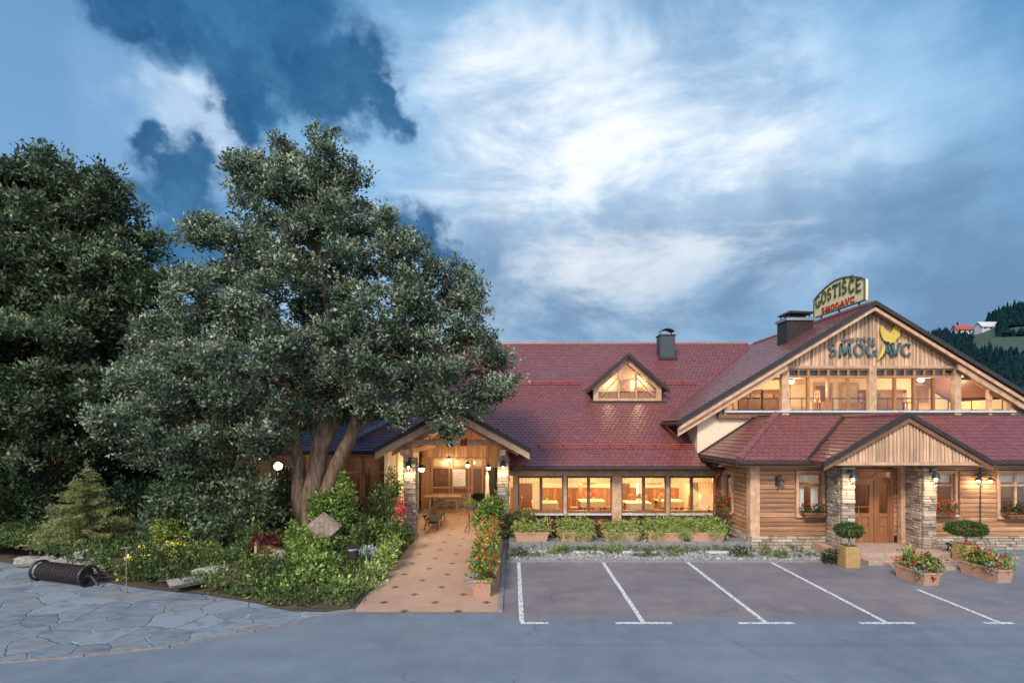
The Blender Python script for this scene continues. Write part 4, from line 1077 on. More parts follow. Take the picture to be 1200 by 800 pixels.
mb = MB(); stones(mb, -3.9, -2.0, BY - .25, 0, .74); mb.box(-3.9, -2.0, BY - .2, BY - .05, 0, .73); mb.build('stone_counter_base', m_stone, B)
f = MB()
for xx in (-3.95, -3.1, -2.95, -2.15, -1.98, -1.45, -1.3): f.box(xx - .04, xx + .04, BY - .1, BY, .76, 2.5)
f.box(-3.99, -1.26, BY - .11, BY, 2.0, 2.1); f.box(-3.99, -1.26, BY - .11, BY, 2.42, 2.52); f.box(-3.99, -1.9, BY - .11, BY, .72, .8); f.box(-3.99, -1.9, BY - .08, BY, 1.02, 1.08)
f.box(-.55, -.45, BY - .1, BY, 0, 2.5); f.box(-1.3, -.45, BY - .11, BY, 2.05, 2.13)
o = f.build('passage_window', m_boardw, B)
g = MB(); g.box(-3.95, -1.3, BY - .03, BY - .024, .76, 2.5); g.build('pane', m_glass, o)
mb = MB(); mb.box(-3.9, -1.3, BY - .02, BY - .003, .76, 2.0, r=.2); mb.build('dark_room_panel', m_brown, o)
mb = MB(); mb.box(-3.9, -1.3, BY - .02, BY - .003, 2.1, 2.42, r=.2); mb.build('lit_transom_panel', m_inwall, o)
d = MB(); d.box(-1.24, -.82, BY - .08, BY - .02, .55, 2.05); d.box(-1.24, -.82, BY - .08, BY - .02, 0, .1); o = d.build('passage_door', m_black, B, label='dark open door at the end of the lit passage')  # black slab painted as the dark inside the open doorway
g = MB(); g.box(-1.24, -.82, BY - .075, BY - .025, .1, .55); g.build('door_panel', m_door, o)
mb = MB(); mb.box(-3.1 + .12, -2.3, BY - .09, BY - .07, 1.12, 1.96); o = mb.build('menu_board', m_white, B)
mm = MB()
for i in range(9): mm.box(-2.9, -2.9 + rnd.uniform(.25, .52), BY - .094, BY - .0905, 1.2 + i * .08, 1.215 + i * .08)
mm.build('menu_lines', m_grey, o)
# ---- left wing behind the tree
mb = MB(); x = -10.9
while x < -4.75: wd = rnd.uniform(.14, .2); mb.box(x, x + wd, 21.5, 21.56, 0, 3.0) if not (-6.9 < x < -4.9 or -9.5 < x < -8.2) else mb.box(x, x + wd, 21.5, 21.56, 0, 1.2); x += wd + .005
mb.build('left_wall', m_boardw, B)
for a, b in ((-6.9, -6.0), (-5.9, -4.95), (-9.4, -8.3)):
    f = MB(); 
    f.box(a - .06, a + .04, 21.4, 21.5, 1.15, 2.9); f.box(b - .04, b + .06, 21.4, 21.5, 1.15, 2.9); f.box(a, b, 21.4, 21.5, 1.15, 1.25); f.box(a, b, 21.4, 21.5, 2.2, 2.28); f.box(a, b, 21.4, 21.5, 2.8, 2.9)
    o = f.build('window', m_boardw, B); g = MB(); g.box(a, b, 21.45, 21.456, 1.2, 2.85); g.build('pane', m_glass, o)
mb = MB(); mb.box(-10.9, -4.75, 23.4, 23.5, 0, 3.2); mb.box(-10.9, -4.75, 21.6, 23.4, 0, .1); builds(mb, 'inner_wall', m_boardw, B)
mb = MB(); mb.box(-6.6, -6.2, 23.3, 23.39, 1.2, 2.3); mb.box(-5.7, -5.2, 23.2, 23.39, .8, 2.5); mb.box(-9.1, -8.6, 23.2, 23.39, .8, 2.5); builds(mb, 'inner_cabinet', m_brown, B)
mb = MB(); mb.tube([(-11, 20.88, 3.05), (-4.7, 20.88, 3.05)], .07); builds(mb, 'gutter', m_dark, B)
mb = MB(); mb.bar(P_a := (PX(418, 21.6), 21.6, mz(21.6) + .16), (PX(478, 23.4), 23.4, mz(23.4) + .22), .16, .08); mb.build('roof_flashing', m_flash, B)
mb = MB(); mb.box(-11, XC + 8, 21.9 + 7.5, 22 + 7.6, 0, 3.0); mb.box(-11, -10.9, 21.5, 29.5, 0, 3.2); mb.box(22, 22.1, 17.8, 29.5, 0, 3.0); builds(mb, 'outer_wall', m_plaster, B)

# ================================================================== SIGNS (stroke letters cut as solid shapes)
def arc(cx, cy, rx, ry, a0, a1, n=12): return [(cx + rx * math.cos(R(a0 + (a1 - a0) * i / n)), cy + ry * math.sin(R(a0 + (a1 - a0) * i / n))) for i in range(n + 1)]
GL = {
 'S': [arc(.42, .74, .30, .24, 30, 250, 12) + arc(.42, .27, .33, .25, 70, -150, 14)[0:]],
 'M': [[(.08, 0), (.16, 1)], [(.16, 1), (.5, .1)], [(.5, .1), (.84, 1)], [(.84, 1), (.92, 0)], [(-.02, .01), (.2, .01)], [(.8, .01), (1.04, .01)]],
 'O': [arc(.5, .5, .42, .48, 0, 360, 24)],
 'G': [arc(.5, .5, .42, .48, 50, 350, 20), [(.9, .42), (.9, .06)], [(.62, .42), (1.0, .42)]],
 'A': [[(.06, 0), (.48, 1)], [(.48, 1), (.92, 0)], [(.22, .36), (.76, .36)], [(-.04, .01), (.18, .01)], [(.78, .01), (1.04, .01)]],
 'V': [[(.06, 1), (.5, 0)], [(.5, 0), (.92, 1)], [(-.04, .99), (.2, .99)], [(.78, .99), (1.04, .99)]],
 'C': [arc(.5, .5, .42, .48, 48, 312, 20), [(.80, .98), (.80, .74)], [(.80, .02), (.80, .24)]],
 'T': [[(.45, 0), (.45, 1)], [(0, .98), (.9, .98)], [(.0, .98), (.0, .82)], [(.9, .98), (.9, .82)], [(.3, .01), (.62, .01)]],
 'I': [[(.2, 0), (.2, 1)], [(.05, .01), (.36, .01)], [(.05, .99), (.36, .99)]],
 'E': [[(.12, 0), (.12, 1)], [(.12, .98), (.8, .98)], [(.12, .52), (.66, .52)], [(.12, .02), (.84, .02)]],
}
CARON = [[(.22, 1.32), (.44, 1.14)], [(.44, 1.14), (.66, 1.32)]]
GL['Š'] = GL['S'] + CARON; GL['Č'] = GL['C'] + CARON
ADV = {'I': .42, 'M': 1.08, 'S': .86}
def letter(mb, ch_, ox, oz, w_, h_, pen, frame, depth, nib=35):
    """frame(u,z)->3D ; broad-pen strokes"""
    nx, nz = math.cos(R(nib)) * pen, math.sin(R(nib)) * pen * .55
    for st_ in GL[ch_]:
        for i in range(len(st_) - 1):
            (a, b), (c_, d) = st_[i], st_[i + 1]
            p = (ox + a * w_, oz + b * h_); q = (ox + c_ * w_, oz + d * h_)
            dx, dz_ = q[0] - p[0], q[1] - p[1]; L = math.hypot(dx, dz_) or 1
            px_, pz_ = -dz_ / L * pen * .28, dx / L * pen * .28
            if (px_ * nx + pz_ * nz) < 0: px_, pz_ = -px_, -pz_
            ux, uz = nx * .5 + px_, nz * .5 + pz_
            ex, ez = dx / L * pen * .12, dz_ / L * pen * .12
            quad = [(p[0] - ux - ex, p[1] - uz - ez), (q[0] - ux + ex, q[1] - uz + ez), (q[0] + ux + ex, q[1] + uz + ez), (p[0] + ux - ex, p[1] + uz - ez)]
            off = .0004 * (i % 7)
            mb.prism([frame(a_, b_, off) for a_, b_ in quad], depth(off), .5)
def word(mb, txt, x0, x1, zf, h_, pen, frame, depth, nib=35, mat=None, par=None):
    tot = sum(ADV.get(c_, 1.) for c_ in txt); k = (x1 - x0) / tot; x = x0
    for c_ in txt:
        a = ADV.get(c_, 1.) * k; mb = MB() if mat else mb; letter(mb, c_, x + a * .06, zf(x + a * .5), a * (.80 if c_ != 'I' else 1.6), h_, pen, frame, depth, nib); x += a
        if mat: mb.build('letter', mat, par)
# gable sign
gs = thing('gable_sign', 'large dark green serif lettering with yellow rooster mounted on the boarded gable', 'sign', (XC, YW - .12, 6.8))
YS = YW - .16; s_ = YW / FPX
fr_ = lambda a, b, o_: (a, YS - .03 - o_, b)
dp_ = lambda o_: (0, .04, 0)
zl = PZ(417.5, YW); hl = 14.2 * s_
mb = MB()
for ch_, a, b in (('S', 968, 978.5), ('M', 980, 994.5), ('O', 997, 1009.5), ('G', 1011.5, 1024.5), ('A', 1031, 1042.5), ('V', 1040.5, 1051.5), ('C', 1052.5, 1064)):
    mb = MB(); letter(mb, ch_, PX(a, YW), zl, (b - a) * s_, hl, .062, fr_, dp_); mb.build('letter', m_green, gs)
mb = MB(); word(mb, 'GOSTIŠČE', PX(983, YW), PX(1024, YW), lambda x: PZ(400.5, YW), 3.6 * s_, .028, fr_, dp_); mb.build('small_lettering', m_grey, gs)
cr = lambda x, y: (PX(900 + x / 4, YW), YS - .05, PZ(310 + y / 4, YW))
rp = [(512, 296), (519, 291), (530, 305), (545, 318), (556, 324), (566, 318), (571, 300), (578, 292), (588, 287), (593, 292), (600, 290), (603, 300), (609, 306), (602, 312), (600, 322), (602, 335), (594, 345), (584, 355), (580, 366), (574, 374), (570, 366), (562, 370), (556, 377), (552, 366), (538, 364), (526, 358), (518, 342), (512, 322)]
mb = MB(); mb.prism([cr(*p) for p in rp[::-1]], (0, .05, 0)); 
tp = [(524, 378), (532, 392), (530, 410), (520, 430), (500, 450), (497, 446), (506, 430), (513, 415), (518, 398)]
mb.prism([cr(*p) for p in tp[::-1]], (0, .05, 0)); mb.build('rooster_emblem', m_gold, gs)
# roof sign, standing along the ridge
rs = thing('roof_sign', 'arched pale yellow sign with green and red lettering standing on the ridge', 'sign', (XC, 22.6, GP))
Y0, Y1, ZB = 20.85, 24.35, 8.97
def topz(Y): u = (Y - Y0) / (Y1 - Y0); return 9.78 + .46 * math.sin(math.pi * u) ** .9
N_ = 18
outl = [(Y0 + (Y1 - Y0) * i / N_, topz(Y0 + (Y1 - Y0) * i / N_)) for i in range(N_ + 1)]
poly = [(Y0, ZB)] + outl + [(Y1, ZB)]
mb = MB(); mb.prism([(XC - .06, y, z) for y, z in poly], (.12, 0, 0)); mb.build('panel', m_signy, rs)
mb = MB(); loop = poly + [poly[0]]
for i in range(len(loop) - 1):
    (a, b), (c_, d) = loop[i], loop[i + 1]; mb.bar((XC - .07, a, b), (XC - .07, c_, d), .05, .05)
mb.build('rim', m_signw, rs)
fr2 = lambda a, b, o_: (XC - .10 - o_, Y1 - a, b)
dp2 = lambda o_: (.04, 0, 0)
mb = MB(); word(mb, 'GOSTIŠČE', .12, 3.4, lambda x: ZB + .36 + .22 * math.sin(math.pi * x / 3.5), .50, .075, fr2, dp2, 60, m_green2, rs)
mb = MB(); word(mb, 'SMOGAVC', .62, 2.95, lambda x: ZB + .07, .23, .045, fr2, dp2, 40, m_red, rs)
mb = MB()
for y in (21.3, 22.6, 23.9): mb.bar((XC, y, GP + .02), (XC, y, ZB + .02), .05)
mb.build('bracket', m_black, rs)

# ================================================================== LAMPS
BALC = []
def plight(x, y, z, e, parent=None, rad=.06, colr=(1, .75, .46)):
    l = bpy.data.objects.new('bulb_or_fill_light', bpy.data.lights.new('bulb_or_fill_light', 'POINT')); COL.objects.link(l)
    l.data.energy = e; l.data.color = colr; l.data.shadow_soft_size = rad; l.location = (x, y, z); return l
def lantern(x, y, z, label, lit=35, axis='y'):
    t = thing('wall_lantern', label, 'lantern', (x, y, z), 'black lanterns on the stone pillars')
    b = MB(); b.bar((x, y + .10, z + .20), (x, y - .16, z + .20), .03); b.box(x - .05, x + .05, y + .05, y + .12, z + .08, z + .3); b.build('bracket', m_black, t)
    b = MB(); b.lathe([(.12, 0), (.09, .10), (.03, .17), (.01, .2)], (x, y - .16, z - .0), 8); b.lathe([(.075, -.20), (.08, -.19), (.06, -.21)], (x, y - .16, z), 8)
    for k in range(4): a = math.pi / 4 + k * math.pi / 2; b.bar((x + .09 * math.cos(a), y - .16 + .09 * math.sin(a), z), (x + .065 * math.cos(a), y - .16 + .065 * math.sin(a), z - .2), .014)
    b.build('cage', m_black, t)
    b = MB(); b.ball((x, y - .16, z - .06), (.04, .04, .055), 8); b.build('bulb', m_lamp, t)
    plight(x, y - .20, z - .28, lit)
    return t
lantern(10.51, 16.72, 2.48, 'black lantern on the stone pillar left of the entrance door', 18)
lantern(13.06, 16.72, 2.48, 'black lantern on the stone pillar right of the entrance door', 18)
lantern(-3.73, 19.52, 2.64, 'black lantern on the left stone pillar of the path pavilion', 20)
lantern(-.33, 19.52, 2.64, 'black lantern on the right stone pillar of the path pavilion', 20)
def gooseneck(x, y, z, heads, label, e):
    t = thing('wall_lamp', label, 'wall lamp', (x, y, z))
    b = MB(); b.box(x - .05, x + .05, y, y + .04, z - .16, z + .18)
    for s in heads:
        b.tube([(x, y, z + .05)] + [(x + s * (.10 + .10 * math.sin(a)), y - .1 - .06 * math.sin(a), z + .14 + .10 * math.cos(a)) for a in (0.3, 1., 1.7)] + [(x + s * .2, y - .16, z + .04)], .014, 6)
    b.tube([(x, y - .02, z - .05), (x, y - .10, z - .18), (x, y - .02, z - .28)], .014, 6)
    b.build('bracket', m_black, t)
    b = MB(); g = MB()
    for s in heads: b.lathe([(.11, -.04), (.07, .03), (.02, .07)], (x + s * .2, y - .16, z + .02), 12); g.ball((x + s * .2, y - .16, z - .03), .05, 8)
    b.build('shade', m_black, t); g.build('bulb', m_lamp if e else m_white, t)
    if e:
        for s in heads: plight(x + s * .2, y - .17, z - .10, e)
gooseneck(8.74, YB - .06, 2.25, (.35,), 'small black wall lamp on the log wall left of the first bay window', 0)
gooseneck(15.45, YB - .06, 2.32, (-1, 1), 'twin black wall lamp glowing beside the rain pipe on the log wall', 16)
def pendant(x, y, z, ztop, label, e, cat='pendant lamp', soft=False, size=.09):
    t = thing('pendant_lamp', label, cat, (x, y, z), 'lamps hanging in the passage')
    b = MB(); b.tube([(x, y, z + .1), (x, y, ztop)], .01, 6); b.lathe([(size * 1.5, .04), (size, .12), (.02, .17)], (x, y, z), 12); b.build('cord_and_shade', m_black, t)
    b = MB(); b.ball((x, y, z), size, 12); b.build('globe', m_lampsoft if soft else m_lamp, t)
    plight(x, y - .02, z - .14, e)
pendant(PX(548, 24.8), 24.8, PZ(545, 24.8), 3.9, 'brightest bare globe lamp hanging before the passage door', 60)
pendant(PX(572.5, 23.2), 23.2, PZ(548, 23.2), 3.7, 'glowing globe lamp hanging near the right passage wall', 55)
pendant(PX(526, 26.2), 26.2, PZ(538, 26.2), 4.2, 'small dim lamp above the passage window transom', 25, soft=True, size=.07)
pendant(PX(494, 22.5), 22.5, PZ(549, 22.5), 3.6, 'low bright lamp cluster hanging behind the left passage pillar', 85, size=.13)
# balcony lamps, dining room lamps
def ceiling_lamp(x, y, z, label, e, size=.13, group='lamps glowing behind the balcony glass', ztop=None, m_=None):
    t = thing('ceiling_lamp', label, 'ceiling lamp', (x, y, z), group)
    b = MB(); b.lathe([(size * .8, size * .5), (size * .5, size * .95)], (x, y, z), 12); b.tube([(x, y, z + size), (x, y, ztop or z + size + .1)], .012, 6); b.build('fitting', m_black, t)
    b = MB(); b.ball((x, y, z), (size, size, size * .7), 12); b.build('globe', m_ or m_lampsoft, t)
    plight(x, y - .3, z - .35, e, rad=.15)
ceiling_lamp(PX(927, 22.2), 22.2, PZ(447, 22.2), 'round lamp under the balcony ceiling beside its left post', 125, ztop=6.42)
ceiling_lamp(PX(1079, 22.2), 22.2, PZ(445, 22.2), 'round lamp under the balcony ceiling in its right half', 125, ztop=6.42)
plight(9.5, 22.6, 5.1, 30, rad=.15); plight(18.2, 22.6, 5.0, 45, rad=.15); plight(12.9, 22.4, 5.2, 40, rad=.15)  # added fill lights without fittings, brightening the balcony room
for i, x in enumerate((1.0, 3.0, 5.0, 7.0)):
    ceiling_lamp(x, 23.4, 2.2, ['dining room lamp behind the leftmost window', 'dining room lamp behind the second window', 'dining room lamp behind the third window', 'dining room lamp behind the rightmost dining window'][i], (80, 120, 150, 95)[i], .10, 'dining room lamps', ztop=2.45)
    plight(x, 21.6, 2.25, 34, rad=.12)
plight(DX - .7, DY + .4, 6.12, 16, rad=.1); plight(DX + .7, DY + .4, 6.12, 22, rad=.1); plight(9.9, 19.0, 2.3, 14); plight(14.2, 19.0, 2.3, 14); plight(16.7, 19.0, 2.3, 18); plight(11.7, 19.2, 2.4, 24); plight(-6.3, 22.6, 2.3, 5); plight(-8.9, 22.6, 2.5, 8); plight(19.7, 19, 2.3, 30)
for i, (x, lb) in enumerate(((12.9, 'chair behind the balcony glass left of its middle post'), (14.7, 'chair behind the balcony glass right of its middle post'), (16.6, 'chair behind the balcony glass beside its right post'))):
    BALC.append((x, 22.4, FL, lb))
# garden lamp left of the tree
lx, ly = PX(326, 18.9), 18.9; t = thing('garden_lamp', 'glowing globe garden lamp on a post left of the big trunk', 'garden lamp', (lx, ly, .3))
b = MB(); b.tube([(lx, ly, .2), (lx, ly, PZ(552, ly))], .03, 8); b.lathe([(.16, -.55), (.20, -.5), (.03, -.38)], (lx, ly, PZ(546, ly)), 12); b.build('post', m_brown, t)
b = MB(); b.ball((lx, ly, PZ(546, ly)), .14, 12); b.build('globe', m_lamp, t); plight(lx, ly - .2, PZ(546, ly), 40)
# bollard
bp = G(413.5, 668.5, .12); t = thing('bollard_lamp', 'short dark cylindrical bollard lamp among the plants beside the path', 'bollard lamp', (bp.x, bp.y, .1))
b = MB(); b.lathe([(.15, 0), (.15, .58), (.14, .6)], (bp.x, bp.y, .1), 20); b.build('column', m_dark, t, smooth=False)
b = MB(); b.lathe([(.13, .6), (.13, .66)], (bp.x, bp.y, .1), 20); b.build('light_ring', m_white, t)
b = MB(); b.lathe([(.19, .66), (.19, .69), (.1, .72)], (bp.x, bp.y, .1), 20); b.build('cap', m_dark, t)

# ================================================================== DINING ROOM FURNITURE
def table(x, y, label, lamp=True):
    t = thing('dining_table', label, 'table', (x, y, .2), 'dining tables behind the windows')
    b = MB(); b.box(x - .5, x + .5, y - .4, y + .4, .92, .95, bev=.005); b.build('tabletop', m_inwood, t)
    b = MB()
    b.box(x - .53, x + .53, y - .43, y + .43, .952, .958); b.box(x - .53, x + .53, y - .436, y - .43, .72, .957); b.box(x - .53, x + .53, y + .43, y + .436, .72, .957); b.build('tablecloth', m_cloth, t)
    for s in (-1, 1):
        for r_ in (-1, 1): b = MB(); b.box(x + s * .44 - .025, x + s * .44 + .025, y + r_ * .34 - .025, y + r_ * .34 + .025, .2, .92); b.build('leg', m_inwood, t)
    return t
def chair(x, y, rot):
    t = thing('dining_chair', 'x', 'chair', (0, 0, 0), 'wooden chairs around the dining tables')
    b = MB(); b.box(-.21, .21, -.21, .21, .43, .47, bev=.01); b.build('seat', m_inwood, t)
    b = MB(); b.box(-.2, .2, .18, .21, .85, .97); b.box(-.2, -.16, .18, .21, .45, .97); b.box(.16, .2, .18, .21, .45, .97); b.box(-.03, .03, .185, .205, .47, .85); b.build('backrest', m_inwood, t)
    for s in (-1, 1):
        for r_ in (-1, 1): b = MB(); b.box(s * .17 - .02, s * .17 + .02, r_ * .17 - .02, r_ * .17 + .02, 0, .43); b.build('leg', m_inwood, t)
    return t
tl = ['cloth covered dining table behind the leftmost window', 'cloth covered dining table behind the second window', 'cloth covered dining table behind the third window', 'cloth covered dining table behind the rightmost dining window']
def vase(x, y, label, mt):
    t = thing('flower_vase', label, 'vase', (x, y, .958), 'vases on the dining tables')
    b = MB(); b.lathe([(.03, 0), (.05, .06), (.025, .13), (.035, .16)], (x, y, .96), 10); b.build('vase', m_white, t)
    P_, N2, T_ = shell([(x, y, 1.2, .11, .11, .11)], 300, 5); leaf_mesh('flowers', P_, N2, 5, .03, .04, mt, t, .7, 5)
for i, (x, y) in enumerate(((1.35, 22.2), (3.35, 22.7), (5.15, 22.2), (6.6, 22.7))):
    vase(x + .1, y, 'small vase on the dining table behind the ' + ['leftmost window', 'second window', 'third window', 'rightmost dining window'][i], (m_leafg, m_fred, m_leafd, m_forange)[i])
for i, (x, z0_, w_, h_) in enumerate(((1.7, 1.45, .5, .4), (2.4, 1.5, .3, .45), (4.2, 1.45, .55, .38), (5.9, 1.5, .25, .4), (7.35, 1.45, .35, .5))):
    t = thing('wall_picture', ['wide picture on the dining room wall left', 'narrow picture beside the wide one left', 'wide picture on the dining room wall middle', 'small picture right of the white column', 'tall picture at the right end of the dining room'][i], 'picture', (x, 25.22, z0_), 'pictures on the dining room wall')
    b = MB(); b.box(x, x + w_, 25.2, 25.24, z0_, z0_ + h_); b.build('frame', m_brown, t)
    b = MB(); b.box(x + .04, x + w_ - .04, 25.19, 25.2, z0_ + .04, z0_ + h_ - .04); b.build('canvas', m_inwood, t)
c0 = chair(0, 0, 0); used = False
for i, x in enumerate((1.35, 3.35, 5.15, 6.6)):
    yy = 22.2 + (.5 if i % 2 else 0); table(x, yy, tl[i])
    for dx, dy, rz in ((-.75, 0, 90), (.75, .05, -90), (0, .7, 0)):
        c = c0 if not used else copy_tree(c0); used = True
        c.location = (x + dx, yy + dy, .2); c.rotation_euler = (0, 0, R(rz))
        c['label'] = 'wooden chair at the dining table behind the %s' % ['leftmost window', 'second window', 'third window', 'rightmost dining window'][i] + {90: ', left side', -90: ', right side', 0: ', far side'}[rz]

for i, (x, y, z, lb) in enumerate(BALC):
    c = copy_tree(c0); c.location = (x, y, z); c.rotation_euler = (0, 0, R((30, -20, 70)[i])); c['label'] = 'wooden ' + lb; c['group'] = 'chairs on the balcony'
for i, (xa, wdt) in enumerate(((13.25, .85), (14.4, .85), (17.6, .8), (9.0, .8))):
    fr = MB(); yb = YW + 2.9; zt = 6.0 if i < 3 else 5.55
    fr.box(xa, xa + wdt, yb - .06, yb, FL, zt); d = fr.build('balcony_door', m_beam, B)
    g = MB(); g.box(xa + .1, xa + wdt - .1, yb - .09, yb - .062, FL + .5, zt - .15); g.build('pane', (m_brown, m_cloth, m_brown, m_cloth)[i], d)
# ================================================================== PLANTS AND POTS
def trough(x, y, z, w_, d_, h_, label, cat='flower trough', group=None, rot=0, kind='green', name='flower_trough', seed=1, mat=m_terra, ph=.35):
    """terracotta trough with its planting; built at the origin, then moved"""
    t = thing(name, label, cat, (0, 0, 0), group)
    b = MB(); a, c_ = w_ / 2, d_ / 2; k = .86
    vs = [(-a * k, -c_ * k, 0), (a * k, -c_ * k, 0), (a * k, c_ * k, 0), (-a * k, c_ * k, 0), (-a, -c_, h_), (a, -c_, h_), (a, c_, h_), (-a, c_, h_),
          (-a + .04, -c_ + .04, h_), (a - .04, -c_ + .04, h_), (a - .04, c_ - .04, h_), (-a + .04, c_ - .04, h_), (-a + .04, -c_ + .04, h_ - .05), (a - .04, -c_ + .04, h_ - .05), (a - .04, c_ - .04, h_ - .05), (-a + .04, c_ - .04, h_ - .05)]
    fs = [(3, 2, 1, 0)] + [(i, (i + 1) % 4, (i + 1) % 4 + 4, i + 4) for i in range(4)] + [(i + 4, (i + 1) % 4 + 4, (i + 1) % 4 + 8, i + 8) for i in range(4)] + [(i + 8, (i + 1) % 4 + 8, (i + 1) % 4 + 12, i + 12) for i in range(4)] + [(12, 13, 14, 15)]
    b.add(vs, fs)
    for s in (-1, 1): b.box(-a - .01, a + .01, s * c_ - .012, s * c_ + .012, h_ - .05, h_ + .004)
    for s in (-1, 1): b.box(s * a - .012, s * a + .012, -c_ + .013, c_ - .013, h_ - .049, h_ + .003)
    b.build('trough', mat, t)
    n = max(3, int(w_ / .22)); bl = [(-a + (i + .5) * w_ / n, rnd.uniform(-.05, .05), h_ + ph * .35, w_ / n * .8, d_ * .6, ph * rnd.uniform(.55, .85)) for i in range(n)]
    if kind == 'green':      # trailing pale foliage
        bl += [(-a + (i + .5) * w_ / n, -c_ - .03, h_ - .03, w_ / n * .75, .13, .2) for i in range(n) if rnd.random() < .5]
        P_, N2, T_ = shell(bl, 42, seed); leaf_mesh('foliage', P_, N2, 11, .08, .08, m_leafv, t, .32, seed, tone=T_, droop=.3)
        P_, N2, T_ = shell([(q[0], q[1] + .05, q[2] + .1, q[3], q[4], q[5] * .9) for q in bl[:n]], 30, seed + 1); leaf_mesh('yellow_flowers', P_, N2, 5, .07, .06, m_leafy, t, .8, seed + 2)
    elif kind == 'mixed':
        P_, N2, T_ = shell(bl, 40, seed); leaf_mesh('foliage', P_, N2, 7, .08, .09, m_leafg, t, .55, seed, tone=T_)
        P_, N2, T_ = shell([(q[0], q[1], q[2] + .03, q[3], q[4] * 1.05, q[5] * 1.05) for q in bl], 6, seed + 3, inner=.85); leaf_mesh('red_flowers', P_, N2, 7, .05, .065, m_fred, t, .85, seed + 2)
        P_, N2, T_ = shell([(q[0], q[1], q[2] + .05, q[3], q[4], q[5]) for q in bl[::2]], 9, seed + 5, inner=.9); leaf_mesh('orange_flowers', P_, N2, 7, .05, .06, m_forange, t, .85, seed + 4)
        P_, N2, T_ = shell(bl[1::2], 16, seed + 6, inner=.7); leaf_mesh('maroon_foliage', P_, N2, 6, .08, .10, m_maroon, t, .5, seed + 7)
    elif kind == 'red':
        P_, N2, T_ = shell(bl, 45, seed); leaf_mesh('foliage', P_, N2, 7, .06, .08, m_ivy, t, .6, seed, tone=T_)
        P_, N2, T_ = shell([(q[0], q[1], q[2] + .06, q[3], q[4] * 1.1, q[5]) for q in bl], 26, seed + 3, inner=.85); leaf_mesh('red_flowers', P_, N2, 8, .05, .06, m_fred, t, .85, seed + 2)
    elif kind == 'dark':
        P_, N2, T_ = shell(bl, 50, seed); leaf_mesh('foliage', P_, N2, 7, .06, .08, m_leafd, t, .6, seed, tone=T_)
        P_, N2, T_ = shell(bl, 5, seed + 3, inner=.9); leaf_mesh('red_flowers', P_, N2, 6, .04, .05, m_fred, t, .85, seed + 2)
    if kind == 'mixed' or kind == 'mixedw':
        P_, N2, T_ = shell([(a - .15, -c_ + .02, h_ + .0, .2, .14, .16)], 60, seed + 8); leaf_mesh('silver_foliage', P_, N2, 7, .05, .06, m_silver, t, .4, seed + 9)
    t.location = (x, y, z); t.rotation_euler = (0, 0, R(rot)); return t
# terrace: low wall with five troughs, dark planting behind
mb = MB(); x = -.1
while x < 8.0: l = rnd.uniform(.7, 1.5); mb.box(x, min(x + l, 8.0) - .01, 17.72, 18.5, -.02, .25, bev=.012); x += l
mb.build('terrace_edge', m_kerb, B)
sheet('terrace_soil', [(-.1, 18.5), (7.86, 18.5), (7.86, 20.75), (-.1, 20.75)], .2, m_soil)
pos = ['at the path end of the terrace row', 'second from the path in the terrace row', 'in the middle of the terrace row', 'second from the log bay in the terrace row', 'beside the log bay, last of the terrace row']
for i, (a, b) in enumerate(((603, 643), (655, 694), (707, 748), (756, 802), (804, 848))):
    xa, xb = PX(a, 18), PX(b, 18)
    trough((xa + xb) / 2, 18.0, .25, xb - xa, .36, .30, 'terracotta trough of trailing pale green plants ' + pos[i], group='troughs along the terrace wall', seed=20 + i * 11, ph=(.30, .38, .32, .46, .40)[i])
g = np.random.default_rng(5)
def bush(name, label, cat, bl, dens, per, spread, size, mat, seed=1, aspect=.5, group=None, inner=.4, up=.35, droop=0, extra=None, stem=True):
    c0_ = (sum(b[0] for b in bl) / len(bl), sum(b[1] for b in bl) / len(bl), min(b[2] - b[5] for b in bl))
    t = thing(name, label, cat, c0_, group)
    P_, N2, T_ = shell(bl, dens, seed, inner=inner); leaf_mesh('foliage', P_, N2, per, spread, size, mat, t, aspect, seed, up=up, tone=T_, droop=droop)
    if extra:
        for (nm, m2, d2_, s2_) in extra:
            P_, N2, T_ = shell(bl, d2_, seed + 7, inner=.92); leaf_mesh(nm, P_, N2, 6, spread * .6, s2_, m2, t, .85, seed + 8)
    if stem:
        s = MB()
        for b_ in bl: s.tube([(b_[0] * .6 + c0_[0] * .4, b_[1] * .6 + c0_[1] * .4, c0_[2] - .05), (b_[0], b_[1], b_[2])], [.03, .012], 6)
        s.build('stems', m_bark, t)
    return t
bh = [('low dark flowering shrub behind the first terrace trough', m_maroon, .9, 18.9), ('bushy dark green shrub beneath the second dining window', m_leafd, 2.3, 19.0), ('maroon leaved shrub beneath the thick window post', m_maroon, 3.7, 19.0), ('dark leafy shrub beneath the third dining window', m_leafd, 5.0, 19.1), ('dark leafy shrub beneath the rightmost dining window', m_ivy, 6.3, 19.2)]
for i, (lb, mt, x, y) in enumerate(bh):
    bush('shrub', lb, 'shrub', [(x - .4, y, .42, .45, .35, .28), (x + .3, y + .1, .44, .5, .4, .3), (x, y + .3, .4, .6, .4, .25)], 26, 8, .12, .11, mt, 50 + i, extra=[('flowers', m_fyellow if i % 2 == 0 else m_forange, 4, .06)])
bush('shrub', 'round dark green bush in the corner between dining windows and log bay', 'shrub', [(7.1, 18.75, .62, .55, .45, .42), (6.85, 18.6, .5, .4, .35, .3)], 45, 9, .1, .09, m_leafd, 61)
